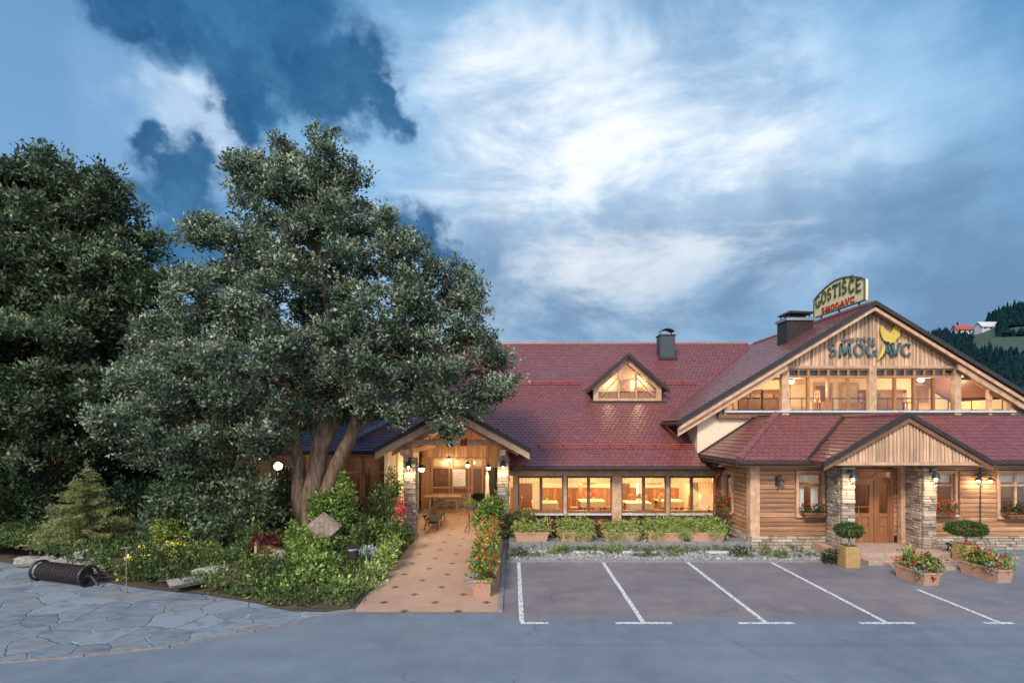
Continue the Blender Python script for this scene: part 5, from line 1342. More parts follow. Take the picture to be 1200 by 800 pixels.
for i, (xp, yp, r_, lb) in enumerate(((609, 653, .30, 'small dark tuft in the gravel beside the path kerb'), (652, 650, .30, 'bright green tuft in gravel below the second trough'), (722, 648, .36, 'fresh green mound in gravel below the middle trough'), (868, 652, .40, 'dark low cushion plant in gravel before the log bay corner'), (916, 655, .28, 'sparse brownish tuft in gravel before the log wall'))):
    p = G(xp, yp); bush('gravel_plant', lb, 'plant', [(p.x, p.y, .13, r_, r_ * .7, r_ * .55)], 60, 8, .07, .09, (m_leafg, m_leafg, m_leafg, m_leafd, m_needle)[i] if i else m_leafd, 70 + i, aspect=.3, stem=False)
for i, (xp, lb) in enumerate(((687, 'pale bar set in the gravel below the second trough'), (749, 'pale bar set in the gravel near the middle parking bays'), (833, 'pale bar set in the gravel nearest the log bay'))):
    x = PX(xp, 17.2); b = MB(); b.box(x - .55, x + .55, 17.1, 17.25, .01, .09, bev=.015); tag(center(b.build('wheel_stop', m_sill)), lb, 'wheel stop', 'pale bars in the gravel')
pts = []; nr = []
while len(pts) < 420:
    x = rnd.uniform(-.1, 9.4); y = rnd.uniform(16.5, 17.7)
    if mn.noise(Vector((x * 1.3, y * 1.3, 5))) < .02: continue
    pts.append((x, y, .05 + rnd.uniform(0, .07))); nr.append((0, 0, 1))
o = leaf_mesh('weeds', pts, nr, 9, .07, .09, m_ivy, None, .3, 55); o['kind'] = 'stuff'
# big stones in the gravel
for i in range(16):
    x = rnd.uniform(7.6, 9.9); y = rnd.uniform(16.5, 17.5); b = MB(); s0 = rnd.uniform(.08, .2); b.rock((x, y, s0 * .3), (s0, s0 * .7, s0 * .5), 400 + i, rot=rnd.random() * 3)
    tag(center(b.build('rock', m_rock, smooth=True)), 'pale rock lying in the gravel before the log wall', 'rock', 'pale rocks before the log wall')
# path troughs (mixed flowers) receding along the path
pl_ = ['nearest to the road', 'second from the road', 'third from the road', 'farthest from the road']
for i, y in enumerate((13.35, 14.75, 16.15, 17.5)):
    trough(-.72, y, .012, 1.3, .46, .42, 'terracotta trough of red and orange flowers beside the path, ' + pl_[i], group='flower troughs along the path', rot=-90, kind='mixed', seed=100 + i * 13, ph=.52)
# entrance troughs, topiary
trough(10.66, 14.15, .0, .98, .48, .34, 'terracotta trough with red flowers standing left before the entrance steps', rot=-84, kind='mixed', seed=180, ph=.40, group='troughs before the entrance')
trough(12.72, 14.45, .0, 1.15, .46, .36, 'larger terracotta trough with maroon and red plants under the right topiary', rot=-84, kind='mixed', seed=190, ph=.36, group='troughs before the entrance')
def topiary(xp, yb, w_, h_, cr_, zc, label, trunk=.012):
    p = G(xp, yb); t = thing('topiary', label, 'topiary', (p.x, p.y, 0), 'flat topped topiaries at the entrance'); y = p.y + w_ / 2
    b = MB(); b.box(p.x - w_ / 2, p.x + w_ / 2, y - w_ / 2, y + w_ / 2, 0, h_, bev=.015); b.build('planter_box', m_ochre, t)
    b = MB(); b.box(p.x - w_ / 2 + .04, p.x + w_ / 2 - .04, y - w_ / 2 + .04, y + w_ / 2 - .04, h_, h_ + .01); b.build('soil', m_soil, t)
    b = MB(); b.tube([(p.x, y, h_), (p.x + .02, y, (h_ + zc) / 2), (p.x, y, zc)], [.03, .025, .03], 8); b.build('trunk', m_woodgrey, t)
    P_, N2, T_ = shell([(p.x, y, zc, *cr_)], 420, 7 + xp, inner=.8, lump=.05); leaf_mesh('crown', P_, N2, 9, .035, .042, m_box, t, .6, 3, tone=T_)
topiary(1000, 666, .42, .62, (.385, .37, .21), 1.06, 'round clipped boxwood in an ochre box left of the entrance steps')
topiary(1140, 664, .46, .62, (.52, .45, .22), 1.06, 'wide clipped boxwood in an ochre box right of the entrance steps')
# window boxes
trough(9.86, YB - .25, 1.12, .74, .2, .14, 'window box of dark leafy plants on the bay window left of the door', 'window box', kind='dark', name='window_box', seed=200, mat=m_brown, ph=.26, group='window boxes')
trough(14.0, YB - .25, 1.14, .9, .2, .14, 'window box of green plants on the window right of the door', 'window box', kind='red', name='window_box', seed=205, mat=m_brown, ph=.3, group='window boxes')
trough(16.7, YB - .25, 1.06, 1.15, .2, .14, 'window box of plants on the window beyond the twin lamp', 'window box', kind='dark', name='window_box', seed=210, mat=m_brown, ph=.26, group='window boxes')
trough(7.72, 19.7, .98, .85, .2, .14, 'window box of bright red geraniums on the side wall of the bay', 'window box', kind='red', name='window_box', seed=215, mat=m_brown, rot=90, ph=.36, group='window boxes')
b = MB(); b.tube([(15.42, YB - .1, 2.75), (15.42, YB - .1, .35)], .018, 6); tag(b.build('rain_chain', m_black), 'thin dark vertical pipe hanging from the gutter beside the twin lamp', 'rain pipe')
for i, (xp, yp, lb) in enumerate(((976, 660, 'dark round shrub on the ground left of the porch'), (1121, 654, 'small dark shrub right of the porch steps'))):
    p = G(xp, yp); bush('shrub', lb, 'shrub', [(p.x, p.y, .2, .34, .3, .22)], 60, 8, .07, .08, m_leafd, 230 + i, stem=False)
b = MB(); b.rock((10.0, 17.3, .18), (.3, .2, .2), 8); 
# pots and shrubs at the right pillar of the pavilion
bush('pot_plant', 'tall leafy potted shrub before the right pavilion pillar', 'potted plant', [(PX(575, 18.7), 18.7, 1.05, .42, .4, .5), (PX(582, 18.6), 18.6, 1.35, .3, .3, .35), (PX(566, 18.8), 18.8, .85, .35, .35, .35)], 55, 8, .12, .14, m_leafg, 240, aspect=.35)
b = MB(); b.lathe([(.22, 0), (.3, .35), (.33, .5), (.3, .5)], (PX(573, 18.7), 18.7, .012), 16); tag(center(b.build('plant_pot', m_dark)), 'dark glazed pot holding the leafy shrub by the right pavilion pillar', 'plant pot')
bush('shrub', 'dark green shrub with red blooms under the left end of the dining windows', 'shrub', [(.35, 19.2, .7, .5, .4, .42), (-.05, 19.0, .6, .3, .3, .35)], 50, 8, .1, .11, m_ivy, 244, extra=[('flowers', m_fred, 4, .07)])
# wire plant stand
sx_, sy_ = PX(551, 20.6), 20.6
t = thing('plant_stand', 'spindly black plant stand holding a basket of white flowers in the passage', 'plant stand', (sx_, sy_, .012))
b = MB()
for k in range(3): a = 2 * math.pi * k / 3 + .4; b.tube([(sx_ + .28 * math.cos(a), sy_ + .28 * math.sin(a), .015), (sx_ + .05 * math.cos(a), sy_ + .05 * math.sin(a), .45), (sx_ + .18 * math.cos(a), sy_ + .18 * math.sin(a), .9)], .014, 6)
b.build('stand', m_black, t)
b = MB(); b.lathe([(.12, .88), (.22, 1.05), (.2, 1.05)], (sx_, sy_, 0), 14); b.build('basket', m_woodgrey, t)
P_, N2, T_ = shell([(sx_, sy_, 1.12, .26, .22, .14)], 90, 4); leaf_mesh('plants', P_, N2, 6, .05, .07, m_leafv, t, .6, 4)
# bench in the passage, table at the end
bx, by = -3.15, 22.0
t = thing('bench', 'low curved bench of dark slats behind the left passage pillar', 'bench', (bx, by, .012))
b = MB()
for k in range(6):
    zz = .38 + (.0 if k < 4 else .12 * (k - 3)); xx = bx + .22 - k * .09
    b.tube([(xx, by - 1.1, zz - .04), (xx, by - .6, zz), (xx, by + .6, zz), (xx, by + 1.1, zz - .04)], .06, 6)
b.build('seat', m_black, t)
for s in (-1.05, 0, 1.05):
    b = MB(); b.tube([(bx + .24, by + s, .0), (bx + .26, by + s, .36), (bx - .2, by + s, .36), (bx - .32, by + s, .62)], .022, 6); b.tube([(bx - .2, by + s, .36), (bx - .28, by + s, 0)], .022, 6); b.build('leg', m_black, t)
tx, ty = PX(520, 25.6), 25.6
t = thing('side_table', 'long narrow wooden table at the far end of the passage', 'table', (tx, ty, .012))
b = MB(); b.box(tx - .9, tx + .85, ty - .3, ty + .3, .74, .79, bev=.01); b.build('tabletop', m_beam, t)
for s in (-.6, .6):
    for r_ in (-.22, .22): b = MB(); b.bar((tx + s * 1.15, ty + r_, .0), (tx + s, ty + r_, .74), .05); b.build('leg', m_woodgrey, t)
# closed parasol inside the passage
ux, uy = PX(571, 24), 24
t = thing('parasol', 'closed white parasol standing near the passage door', 'parasol', (ux, uy, 0))
b = MB(); b.lathe([(.22, .01), (.22, .08), (.03, .1)], (ux, uy, .012), 12); b.tube([(ux, uy, .1), (ux, uy, 2.1)], .02, 8); b.build('pole', m_woodgrey, t)
b = MB(); b.lathe([(.12, .85), (.10, 1.1), (.07, 1.5), (.09, 1.8), (.03, 2.05)], (ux, uy, 0), 10); b.build('canopy', m_white, t)
# flags below the gable peak
for i, (xp, yp, cols, lb) in enumerate(((530, 519, ((.015, .02, .07), (.35, .35, .4), (.015, .02, .07)), 'small dark blue and white flag hanging before the pavilion gable'), (546, 519, ((.3, .02, .02), (.3, .02, .02), (.35, .04, .02)), 'small red flag hanging before the pavilion gable'))):
    Y = 18.5; x, z = PX(xp, Y), PZ(yp, Y); t = thing('flag', lb, 'flag', (x, Y, z), 'flags on the pavilion gable')
    b = MB(); b.bar((x, Y + .35, z + .1), (x, Y - .1, z + .42), .02); b.build('pole', m_woodgrey, t)
    for k in range(3):
        w3 = .24
        vs = []; 
        for q in range(7): xx = x - .2 + w3 * q / 6; vs += [(xx, Y - .05 + .03 * math.sin(q * 1.9), z + .18 - k * .09), (xx + .01, Y - .05 + .03 * math.sin(q * 1.9 + .5), z + .09 - k * .09 - .02 * (q % 2))]
        b = MB(); b.add(vs, [(2 * q, 2 * q + 2, 2 * q + 3, 2 * q + 1) for q in range(6)], .5); b.build('stripe', M('flag_colour', cols[k], None, .8), t)

# ================================================================== TREES
def tree(name, label, loc, stems, blobs, dens, per, spread, size, leafm, barkm, seed, aspect=.5, twig=True, up=.35, droop=0, lump=.22, inner=.5, group=None, bough=(.5, .75), seed2=0):
    t = thing(name, label, 'tree', loc, group)
    b = MB()
    for pts, rad in stems: 
        P2 = []; R2 = []
        for i in range(len(pts) - 1):
            for k in range(4):
                u = k / 4; a = Vector(pts[i]).lerp(Vector(pts[i + 1]), u); a += Vector((mn.noise(a * .9 + Vector((seed, 0, 0))), mn.noise(a * .9 + Vector((0, seed, 5))), 0)) * .10
                P2.append(a); R2.append(rad[i] + (rad[i + 1] - rad[i]) * u)
        P2.append(pts[-1]); R2.append(rad[-1]); b.tube(P2, R2, 10)
    b.build('trunk', barkm, t, smooth=True)
    if twig:
        b = MB(); top = Vector(stems[0][0][-1])
        for q in blobs:
            c_ = Vector(q[:3]); best = None
            for pts, rad in stems:
                for i in range(len(pts)):
                    p_ = Vector(pts[i])
                    if p_.z < c_.z + .3 and p_.z > 1.8:
                        d_ = (p_ - c_).length
                        if best is None or d_ < best[0]: best = (d_, p_, rad[i])
            if best is None: best = (0, Vector(stems[0][0][len(stems[0][0]) // 2]), .1)
            a = best[1]; mid = a.lerp(c_, .5) + Vector((0, 0, .25)); r0_ = min(.11, best[2] * .7)
            b.tube([a, mid, c_], [r0_, r0_ * .6, .03], 6)
            for k in range(5):
                e = c_ + Vector((rnd.uniform(-1, 1) * q[3], rnd.uniform(-1, 1) * q[4], rnd.uniform(-.6, 1) * q[5])) * .85
                b.tube([mid.lerp(c_, .6), c_.lerp(e, .5) + Vector((0, 0, .1)), e], [.03, .02, .008], 5)
        b.build('branches', barkm, t)
    sub = []; g_ = np.random.default_rng(seed + 50 + seed2); tn_ = []
    for q in blobs:
        rm = (q[3] * q[4] * q[5]) ** (1 / 3.); n = max(5, int(4 * math.pi * rm * rm * bough[1]))
        for k in range(n):
            u = g_.normal(0, 1, 3); u /= np.linalg.norm(u); u[2] = u[2] * .9 + .08
            rr = g_.uniform(.62, 1.02) * (1 + (.22 * g_.random() if g_.random() > .75 else 0)); r1 = bough[0] * g_.uniform(.65, 1.35)
            sub.append((q[0] + u[0] * q[3] * rr, q[1] + u[1] * q[4] * rr, q[2] + u[2] * q[5] * rr, r1, r1, r1 * .62)); tn_.append(g_.uniform(-.16, .16))
    P_, N2, T_ = shell(sub, dens, seed, inner=.3, lump=.30, minz=.3)
    T_ = np.clip((T_ - .5) * 1.25 + .46 + .22 * N2[:, 2], 0, 1)  # tops of leaf clumps painted lighter, undersides darker
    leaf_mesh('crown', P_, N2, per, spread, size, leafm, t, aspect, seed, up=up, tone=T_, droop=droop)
    return t
def pb(x, y, rx, ry, Y, ryd=None):
    s = Y / FPX; return (PX(x, Y), Y, PZ(y, Y), rx * s, (ryd if ryd else (rx + ry) / 2 * s), ry * s)
TY0 = 17.3
def tp3(x, y, Y=TY0): return (PX(x, Y), Y, PZ(y, Y))
base = (PX(364, TY0), TY0, .2)
stems = [([base, tp3(362, 600), tp3(372, 540), tp3(385, 480, 17.4), tp3(390, 400, 17.6), tp3(370, 300, 17.8), tp3(350, 190, 17.8)], [.42, .34, .28, .24, .17, .10, .03]),
         ([(base[0] - .1, TY0, .2), tp3(352, 600), tp3(347, 530), tp3(335, 450, 17.0), tp3(290, 390, 16.8)], [.3, .24, .19, .13, .04]),
         ([(base[0] + .2, TY0 + .05, .2), tp3(374, 592), tp3(396, 545), tp3(418, 495), tp3(440, 440, 17.2), tp3(500, 370, 17.3)], [.3, .27, .23, .20, .15, .04]),
         ([tp3(378, 530), tp3(392, 500), tp3(405, 465), tp3(430, 400, 18)], [.14, .12, .10, .05])]
bl = [pb(330, 500, 40, 22, 18.5), pb(410, 478, 40, 16, 18.3), pb(338, 205, 26, 36, 17.8), pb(372, 200, 26, 32, 17.6), pb(335, 172, 10, 20, 17.8), pb(376, 172, 12, 20, 17.5), pb(305, 205, 30, 30, 17.6), pb(400, 215, 28, 30, 17.9), pb(412, 205, 16, 16, 17.6), pb(355, 225, 56, 24, 17.5), pb(286, 196, 16, 8, 17.6),
      pb(340, 245, 60, 36, 17.5), pb(395, 265, 38, 34, 17.3), pb(240, 268, 26, 12, 17.2), pb(272, 285, 34, 24, 17.4), pb(300, 300, 50, 40, 17.6),
      pb(370, 310, 60, 50, 17.0), pb(440, 300, 36, 34, 17.6), pb(468, 272, 26, 26, 17.3), pb(480, 310, 40, 32, 17.0), pb(530, 330, 26, 28, 17.5), pb(520, 370, 50, 40, 17.3), pb(548, 345, 16, 26, 17.2), pb(560, 400, 30, 34, 17.2),
      pb(575, 440, 26, 28, 17.4), pb(560, 470, 36, 24, 17.2), pb(450, 370, 60, 44, 16.6), pb(250, 350, 50, 40, 17.0), pb(320, 370, 60, 46, 16.3), pb(222, 380, 46, 32, 17.3),
      pb(400, 420, 70, 44, 16.0), pb(490, 430, 60, 38, 16.4), pb(300, 430, 70, 46, 15.8), pb(225, 440, 56, 42, 16.2), pb(176, 425, 40, 34, 16.8), pb(170, 482, 44, 36, 16.5), pb(220, 500, 60, 38, 16.2), pb(290, 490, 50, 36, 16.2),
      pb(400, 465, 60, 24, 16.8), pb(470, 475, 50, 22, 16.8), pb(530, 490, 34, 20, 16.8), pb(530, 460, 50, 26, 17.8), pb(340, 350, 80, 60, 18.9), pb(450, 420, 80, 50, 19.0), pb(280, 440, 90, 60, 18.8), pb(215, 450, 70, 56, 18.4), pb(380, 250, 50, 50, 18.8), pb(172, 532, 36, 20, 16.8), pb(310, 520, 30, 18, 16.6), pb(240, 535, 40, 18, 16.8)]
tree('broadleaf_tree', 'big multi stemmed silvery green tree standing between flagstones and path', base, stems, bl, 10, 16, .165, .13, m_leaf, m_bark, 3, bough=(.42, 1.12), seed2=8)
# left tree
LY = 21.5
def lt(x, y, Y=LY): return (PX(x, Y), Y, PZ(y, Y))
stems = [([(PX(60, LY), LY, .1), lt(62, 560), lt(66, 450), lt(70, 330), lt(75, 200)], [.5, .4, .32, .22, .05])]
bl = [pb(75, 208, 46, 32, LY), pb(25, 220, 44, 34, LY), pb(50, 240, 60, 40, LY + .6), pb(120, 235, 36, 32, LY - .3), pb(140, 265, 30, 26, LY), pb(70, 270, 70, 44, LY - .8), pb(-10, 250, 50, 50, LY), pb(165, 310, 36, 30, LY), pb(110, 320, 60, 40, LY - 1.2), pb(30, 320, 70, 44, LY - 1.2),
      pb(180, 350, 34, 30, LY - .3), pb(-50, 330, 80, 60, LY), pb(130, 390, 70, 46, LY - 1.4), pb(50, 400, 80, 46, LY - 1.8), pb(-40, 430, 80, 60, LY - .8), pb(180, 420, 50, 40, LY), pb(100, 460, 80, 40, LY - 1.4), pb(20, 480, 80, 40, LY - 1.6), pb(-60, 520, 80, 50, LY), pb(150, 500, 60, 34, LY - .6), pb(60, 530, 60, 26, LY - 1.2), pb(60, 350, 100, 90, LY + 1.6), pb(100, 470, 100, 70, LY + 1.5)]
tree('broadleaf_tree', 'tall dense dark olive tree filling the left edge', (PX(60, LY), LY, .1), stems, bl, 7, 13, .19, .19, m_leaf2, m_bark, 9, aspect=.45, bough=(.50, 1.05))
# background trees behind, closing the garden
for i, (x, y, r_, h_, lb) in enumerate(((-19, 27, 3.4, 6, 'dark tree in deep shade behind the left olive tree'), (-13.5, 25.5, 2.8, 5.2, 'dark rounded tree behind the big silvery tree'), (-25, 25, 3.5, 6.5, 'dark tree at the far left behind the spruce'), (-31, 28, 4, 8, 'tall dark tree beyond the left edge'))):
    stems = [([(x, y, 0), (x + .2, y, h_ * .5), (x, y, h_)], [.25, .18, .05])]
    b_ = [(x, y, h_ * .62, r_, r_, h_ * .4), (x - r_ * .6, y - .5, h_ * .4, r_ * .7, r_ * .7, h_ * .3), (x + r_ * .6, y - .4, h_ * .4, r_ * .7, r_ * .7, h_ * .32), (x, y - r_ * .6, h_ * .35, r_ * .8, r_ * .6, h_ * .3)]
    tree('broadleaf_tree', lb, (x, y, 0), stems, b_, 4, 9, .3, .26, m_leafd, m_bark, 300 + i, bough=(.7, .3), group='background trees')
# shrubs under the trees
def pbb(x, y, rx, ry, Y): return pb(x, y, rx, ry, Y)
bush('shrub', 'large light leaved shrub under the low boughs left of the trunk', 'shrub', [pbb(230, 580, 46, 34, 16.6), pbb(290, 590, 36, 30, 16.4), pbb(200, 610, 30, 22, 16.2), pbb(260, 620, 44, 22, 16.0), pbb(255, 550, 40, 22, 16.8)], 20, 10, .2, .15, m_leaf2, 320, inner=.5)
bush('shrub', 'dark narrow conifer shrub just left of the trunk', 'shrub', [pbb(330, 590, 12, 34, 17.8), pbb(334, 565, 8, 22, 17.8)], 40, 10, .12, .12, m_leafd, 321, aspect=.25)
bush('shrub', 'loose yellow green climbing shrub between trunk and left pillar', 'shrub', [pbb(448, 590, 16, 26, 18.6), pbb(430, 612, 20, 14, 18.2), pbb(460, 572, 8, 20, 19.0), pbb(455, 625, 18, 16, 17.6)], 26, 9, .16, .15, m_ivy, 322, aspect=.35, droop=.3)
bush('flowering_plant', 'bright pink and red blooming plant beside the left pavilion pillar', 'flowering plant', [pbb(467, 598, 6, 14, 18.6), pbb(463, 612, 5, 7, 18.5)], 60, 7, .07, .09, m_fpink, 323, aspect=.8, extra=[('red_flowers', m_fred, 30, .08)])
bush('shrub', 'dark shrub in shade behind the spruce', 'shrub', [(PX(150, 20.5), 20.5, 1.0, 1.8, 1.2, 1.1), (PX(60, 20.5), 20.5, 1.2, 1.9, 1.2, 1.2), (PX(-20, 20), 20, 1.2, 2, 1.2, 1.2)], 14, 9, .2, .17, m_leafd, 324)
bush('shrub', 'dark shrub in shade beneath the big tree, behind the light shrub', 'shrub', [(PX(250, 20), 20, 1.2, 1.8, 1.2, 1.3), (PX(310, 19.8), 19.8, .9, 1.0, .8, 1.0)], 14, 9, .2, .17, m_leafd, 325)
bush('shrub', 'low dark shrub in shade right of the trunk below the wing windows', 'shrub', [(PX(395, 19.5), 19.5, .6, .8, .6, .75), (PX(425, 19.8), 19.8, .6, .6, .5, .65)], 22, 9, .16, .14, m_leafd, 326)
bush('shrub', 'patch of small leaved yellow flowering shrub left of the slab rock', 'shrub', [pbb(180, 655, 34, 16, 14.6), pbb(215, 648, 30, 14, 14.9), pbb(160, 668, 22, 10, 14.2), pbb(240, 650, 26, 12, 14.8)], 40, 9, .10, .09, m_ivy, 327, extra=[('flowers', m_fyellow, 6, .07)], stem=False)
bush('shrub', 'bright green leafy mound spilling over the paving corner', 'shrub', [pbb(360, 690, 40, 20, 13.1), pbb(396, 694, 24, 14, 13.0), pbb(330, 695, 30, 14, 12.9), pbb(365, 665, 30, 20, 13.9), pbb(300, 690, 24, 12, 13.2), pbb(355, 645, 16, 14, 14.6)], 50, 9, .12, .12, m_leafg, 328, stem=False)
bush('shrub', 'dark green ground shrub around the rusty crate and pots', 'shrub', [pbb(270, 665, 34, 18, 14.4), pbb(310, 675, 30, 16, 14.0), pbb(275, 692, 20, 9, 13.2)], 38, 9, .11, .10, m_ivy, 329, stem=False)
bush('shrub', 'cream edged leafy plants lining the path beside the bollard', 'shrub', [pbb(450, 655, 12, 16, 15.2), pbb(438, 675, 16, 14, 14.2), pbb(430, 690, 12, 10, 13.4), pbb(462, 640, 8, 12, 16.2)], 60, 9, .1, .12, m_leafv, 330, aspect=.4, stem=False)
bush('shrub', 'silver grey leaved plant right beside the bollard lamp', 'shrub', [pbb(432, 650, 12, 10, 15.4)], 70, 8, .09, .10, m_silver, 331, stem=False)
bush('shrub', 'green shrub filling the bed between tree and left pillar', 'shrub', [pbb(440, 630, 24, 18, 16.6), pbb(405, 640, 22, 14, 16.0), pbb(470, 625, 12, 12, 17.4)], 40, 9, .11, .12, m_ivy, 332, stem=False)
for (xp, yp, Y, h_, lb, mt) in ((300, 650, 15.2, .9, 'tall loose stems rising behind the planted crate', m_ivy), (345, 655, 15.0, 1.0, 'wild tall greenery beneath the diamond box', m_leafg), (425, 636, 16.6, .7, 'wild leafy stems behind the bollard lamp', m_ivy), (285, 640, 16.0, 1.0, 'tall dark stems under the light leaved shrub', m_ivy), (195, 640, 15.6, .8, 'wild yellow green stems above the slab rock', m_leafy)):
    b_ = []
    for k in range(9):
        a = rnd.uniform(0, 6.3); q = rnd.uniform(.1, .55); b_.append((PX(xp, Y) + q * math.cos(a), Y + q * .7 * math.sin(a), .35 + rnd.uniform(.2, 1) * h_, .16, .16, rnd.uniform(.14, .3)))
    bush('wild_plant', lb, 'plant', b_, 60, 7, .09, .11, mt, int(xp), aspect=.36, droop=.2)
# ivy climbing the trunk foot
P0 = G(372, 640, .3)
bush('ivy', 'bright ivy climbing around the trunk foot above the diamond box', 'ivy', [pbb(381, 590, 17, 12, 16.6), pbb(372, 600, 10, 10, 16.7), pbb(350, 640, 12, 18, 15.6), pbb(372, 645, 20, 16, 15.4), pbb(405, 590, 10, 22, 17.0), pbb(398, 612, 9, 16, 16.6), pbb(400, 565, 6, 14, 17.2)], 60, 9, .11, .12, m_leafg, 333, stem=False)
# ground cover
pts = []; nr = []; tn = []
while len(pts) < 5200:
    x = rnd.uniform(-18, -3.5); y = rnd.uniform(12, 20.5)
    if not inpoly(x, y, BED): continue
    if mn.noise(Vector((x * .6, y * .6, 3))) < -.28: continue
    pts.append((x, y, bed_h(x, y) + rnd.uniform(0, .14))); nr.append((0, 0, 1)); tn.append(.42 + .95 * mn.noise(Vector((x * .9, y * .9, 9))))
o = leaf_mesh('ground_cover', pts, nr, 10, .11, .09, m_ivy, None, .5, 41, tone=np.clip(tn, 0, 1)); o['kind'] = 'stuff'
# spruce
def spruce(x, y, z0, h_, r_, label, seed, rows=26):
    t = thing('spruce', label, 'tree', (x, y, z0)); g_ = np.random.default_rng(seed)
    b = MB(); b.tube([(x, y, z0 - .05), (x, y, z0 + h_ * .5), (x, y, z0 + h_)], [.07, .04, .008], 8)
    P_, N_, T_ = [], [], []
    for i in range(rows):
        f = i / rows; zz = z0 + .1 + (h_ - .35) * f; rr = r_ * (1 - f) ** .85
        for k in range(int(9 - 4 * f)):
            a = g_.uniform(0, 2 * math.pi); L = rr * g_.uniform(.65, 1.1); e = Vector((x + math.cos(a) * L, y + math.sin(a) * L, zz + L * .12))
            b.tube([(x, y, zz), e], [.012, .004], 4)
            n = max(3, int(L / .05))
            for q in range(n):
                u = (q + .8) / n; P_.append(Vector((x, y, zz)).lerp(e, u) + Vector((0, 0, g_.uniform(-.02, .02)))); N_.append((math.cos(a), math.sin(a), -.05)); T_.append(.25 + .75 * u * g_.uniform(.5, 1))
    for q in range(8): P_.append((x, y, z0 + h_ - .4 + q * .05)); N_.append((0, 0, 1)); T_.append(.8)
    b.build('trunk', m_bark, t)
    leaf_mesh('crown', P_, N_, 9, (.07, .07, .025), .10, m_needle, t, .16, seed, up=.05, tone=T_)
spruce(PX(102, 16.6), 16.6, .3, 2.75, 1.45, 'young spruce with spreading yellow green branches behind the roller', 5)

# ================================================================== GARDEN OBJECTS
# corrugated field roller lying on the flagstones
A = Vector((-12.45, 14.2, .27)); Bq = Vector((-10.75, 13.65, .27)); ax = (Bq - A).normalized(); sd = Vector((-ax.y, ax.x, 0))
t = thing('field_roller', 'old dark ribbed iron field roller lying on the flagstones', 'roller', (-11.6, 13.9, .012))
b = MB(); n = 15; pts = []; rad = []
for i in range(n * 4 + 1):
    u = i / (n * 4); pts.append(A.lerp(Bq, .06 + .88 * u)); rad.append(.19 + .055 * (1 if (i % 4) in (1, 2) else 0))
b.tube(pts, rad, 18); b.build('ribbed_drum', m_dark, t)
for q in (A, Bq):
    b = MB(); ring = [q + sd * (.25 * math.cos(a)) + Vector((0, 0, .25 * math.sin(a))) for a in [2 * math.pi * k / 20 for k in range(21)]]
    b.tube(ring, .034, 8, cap=False)
    for k in range(2): a = .4 + math.pi * k / 2; d_ = sd * (.24 * math.cos(a)) + Vector((0, 0, .24 * math.sin(a))); b.tube([q - d_, q + d_], .012, 6)
    b.build('end_wheel', m_black, t)
b = MB(); off = sd * .42 + Vector((0, 0, -.1)); b.tube([A, A + off, Bq + off, Bq], .028, 8); b.tube([A - ax * .1, Bq + ax * .1], .035, 8); b.tube([Bq + ax * .1, Bq + ax * .35 + Vector((0, 0, -.2))], .03, 8); b.build('frame', m_black, t)
# rocks
def rock(xp, yp, r_, label, seed, rot=0, z=.1):
    p = G(xp, yp, z); b = MB(); b.rock((p.x, p.y + r_[1] * .6, z + r_[2] * .35), r_, seed, rot=rot); tag(center(b.build('rock', m_rock, smooth=False)), label, 'rock')
rock(30, 661, (.42, .25, .14), 'flat pale rock left of the iron roller', 1, .4)
rock(72, 668, (.34, .24, .26), 'rounded grey stone behind the drum middle', 2)
rock(90, 667, (.26, .22, .36), 'upright round pinkish stone behind the roller drum', 3)
rock(109, 668, (.36, .24, .28), 'dark rounded stone behind the right roller wheel', 4)
rock(52, 666, (.34, .22, .22), 'low stone behind the left roller wheel', 5)
rock(217, 684, (.46, .22, .12), 'long pale slab rock leaning in the bed by the paving', 6, .75, .2)
rock(242, 672, (.40, .22, .11), 'darker slab rock lying behind the long pale one', 7, .6, .34)
rock(320, 667, (.22, .16, .12), 'small white stone below the planted crate', 8)
# crate planter on end, pots
p = G(311, 660, .35); cx, cy, cz = p.x, p.y, .3
t = thing('planted_crate', 'pale wooden crate with rusty red plants standing in the bed', 'crate', (cx, cy, cz))
b = MB(); b.box(cx - .30, cx - .24, cy, cy + .35, cz, cz + .62); b.box(cx + .2, cx + .26, cy, cy + .35, cz, cz + .4); b.box(cx - .24, cx + .2, cy, cy + .03, cz + .02, cz + .30, r=.2); b.box(cx - .24, cx + .2, cy + .32, cy + .35, cz, cz + .6); b.box(cx - .24, cx + .2, cy + .03, cy + .32, cz, cz + .05); b.build('crate', m_beam, t)
P_, N2, T_ = shell([(cx - .1, cy + .15, cz + .68, .32, .2, .16), (cx + .15, cy + .2, cz + .6, .25, .2, .14)], 60, 6); leaf_mesh('plants', P_, N2, 7, .07, .09, m_maroon, t, .7, 6)
p = G(345, 652, .35); b = MB(); b.lathe([(.10, 0), (.17, .1), (.18, .22), (.12, .30), (.10, .30)], (p.x, p.y, .38), 16); tag(center(b.build('clay_pot', m_terra, smooth=True)), 'round pink clay pot right of the planted crate', 'pot')
p = G(329, 657, .4); b = MB(); b.rock((p.x, p.y, .5), (.18, .12, .2), 33); tag(center(b.build('rock', m_rock)), 'pointed pale stone between crate and clay pot', 'rock')
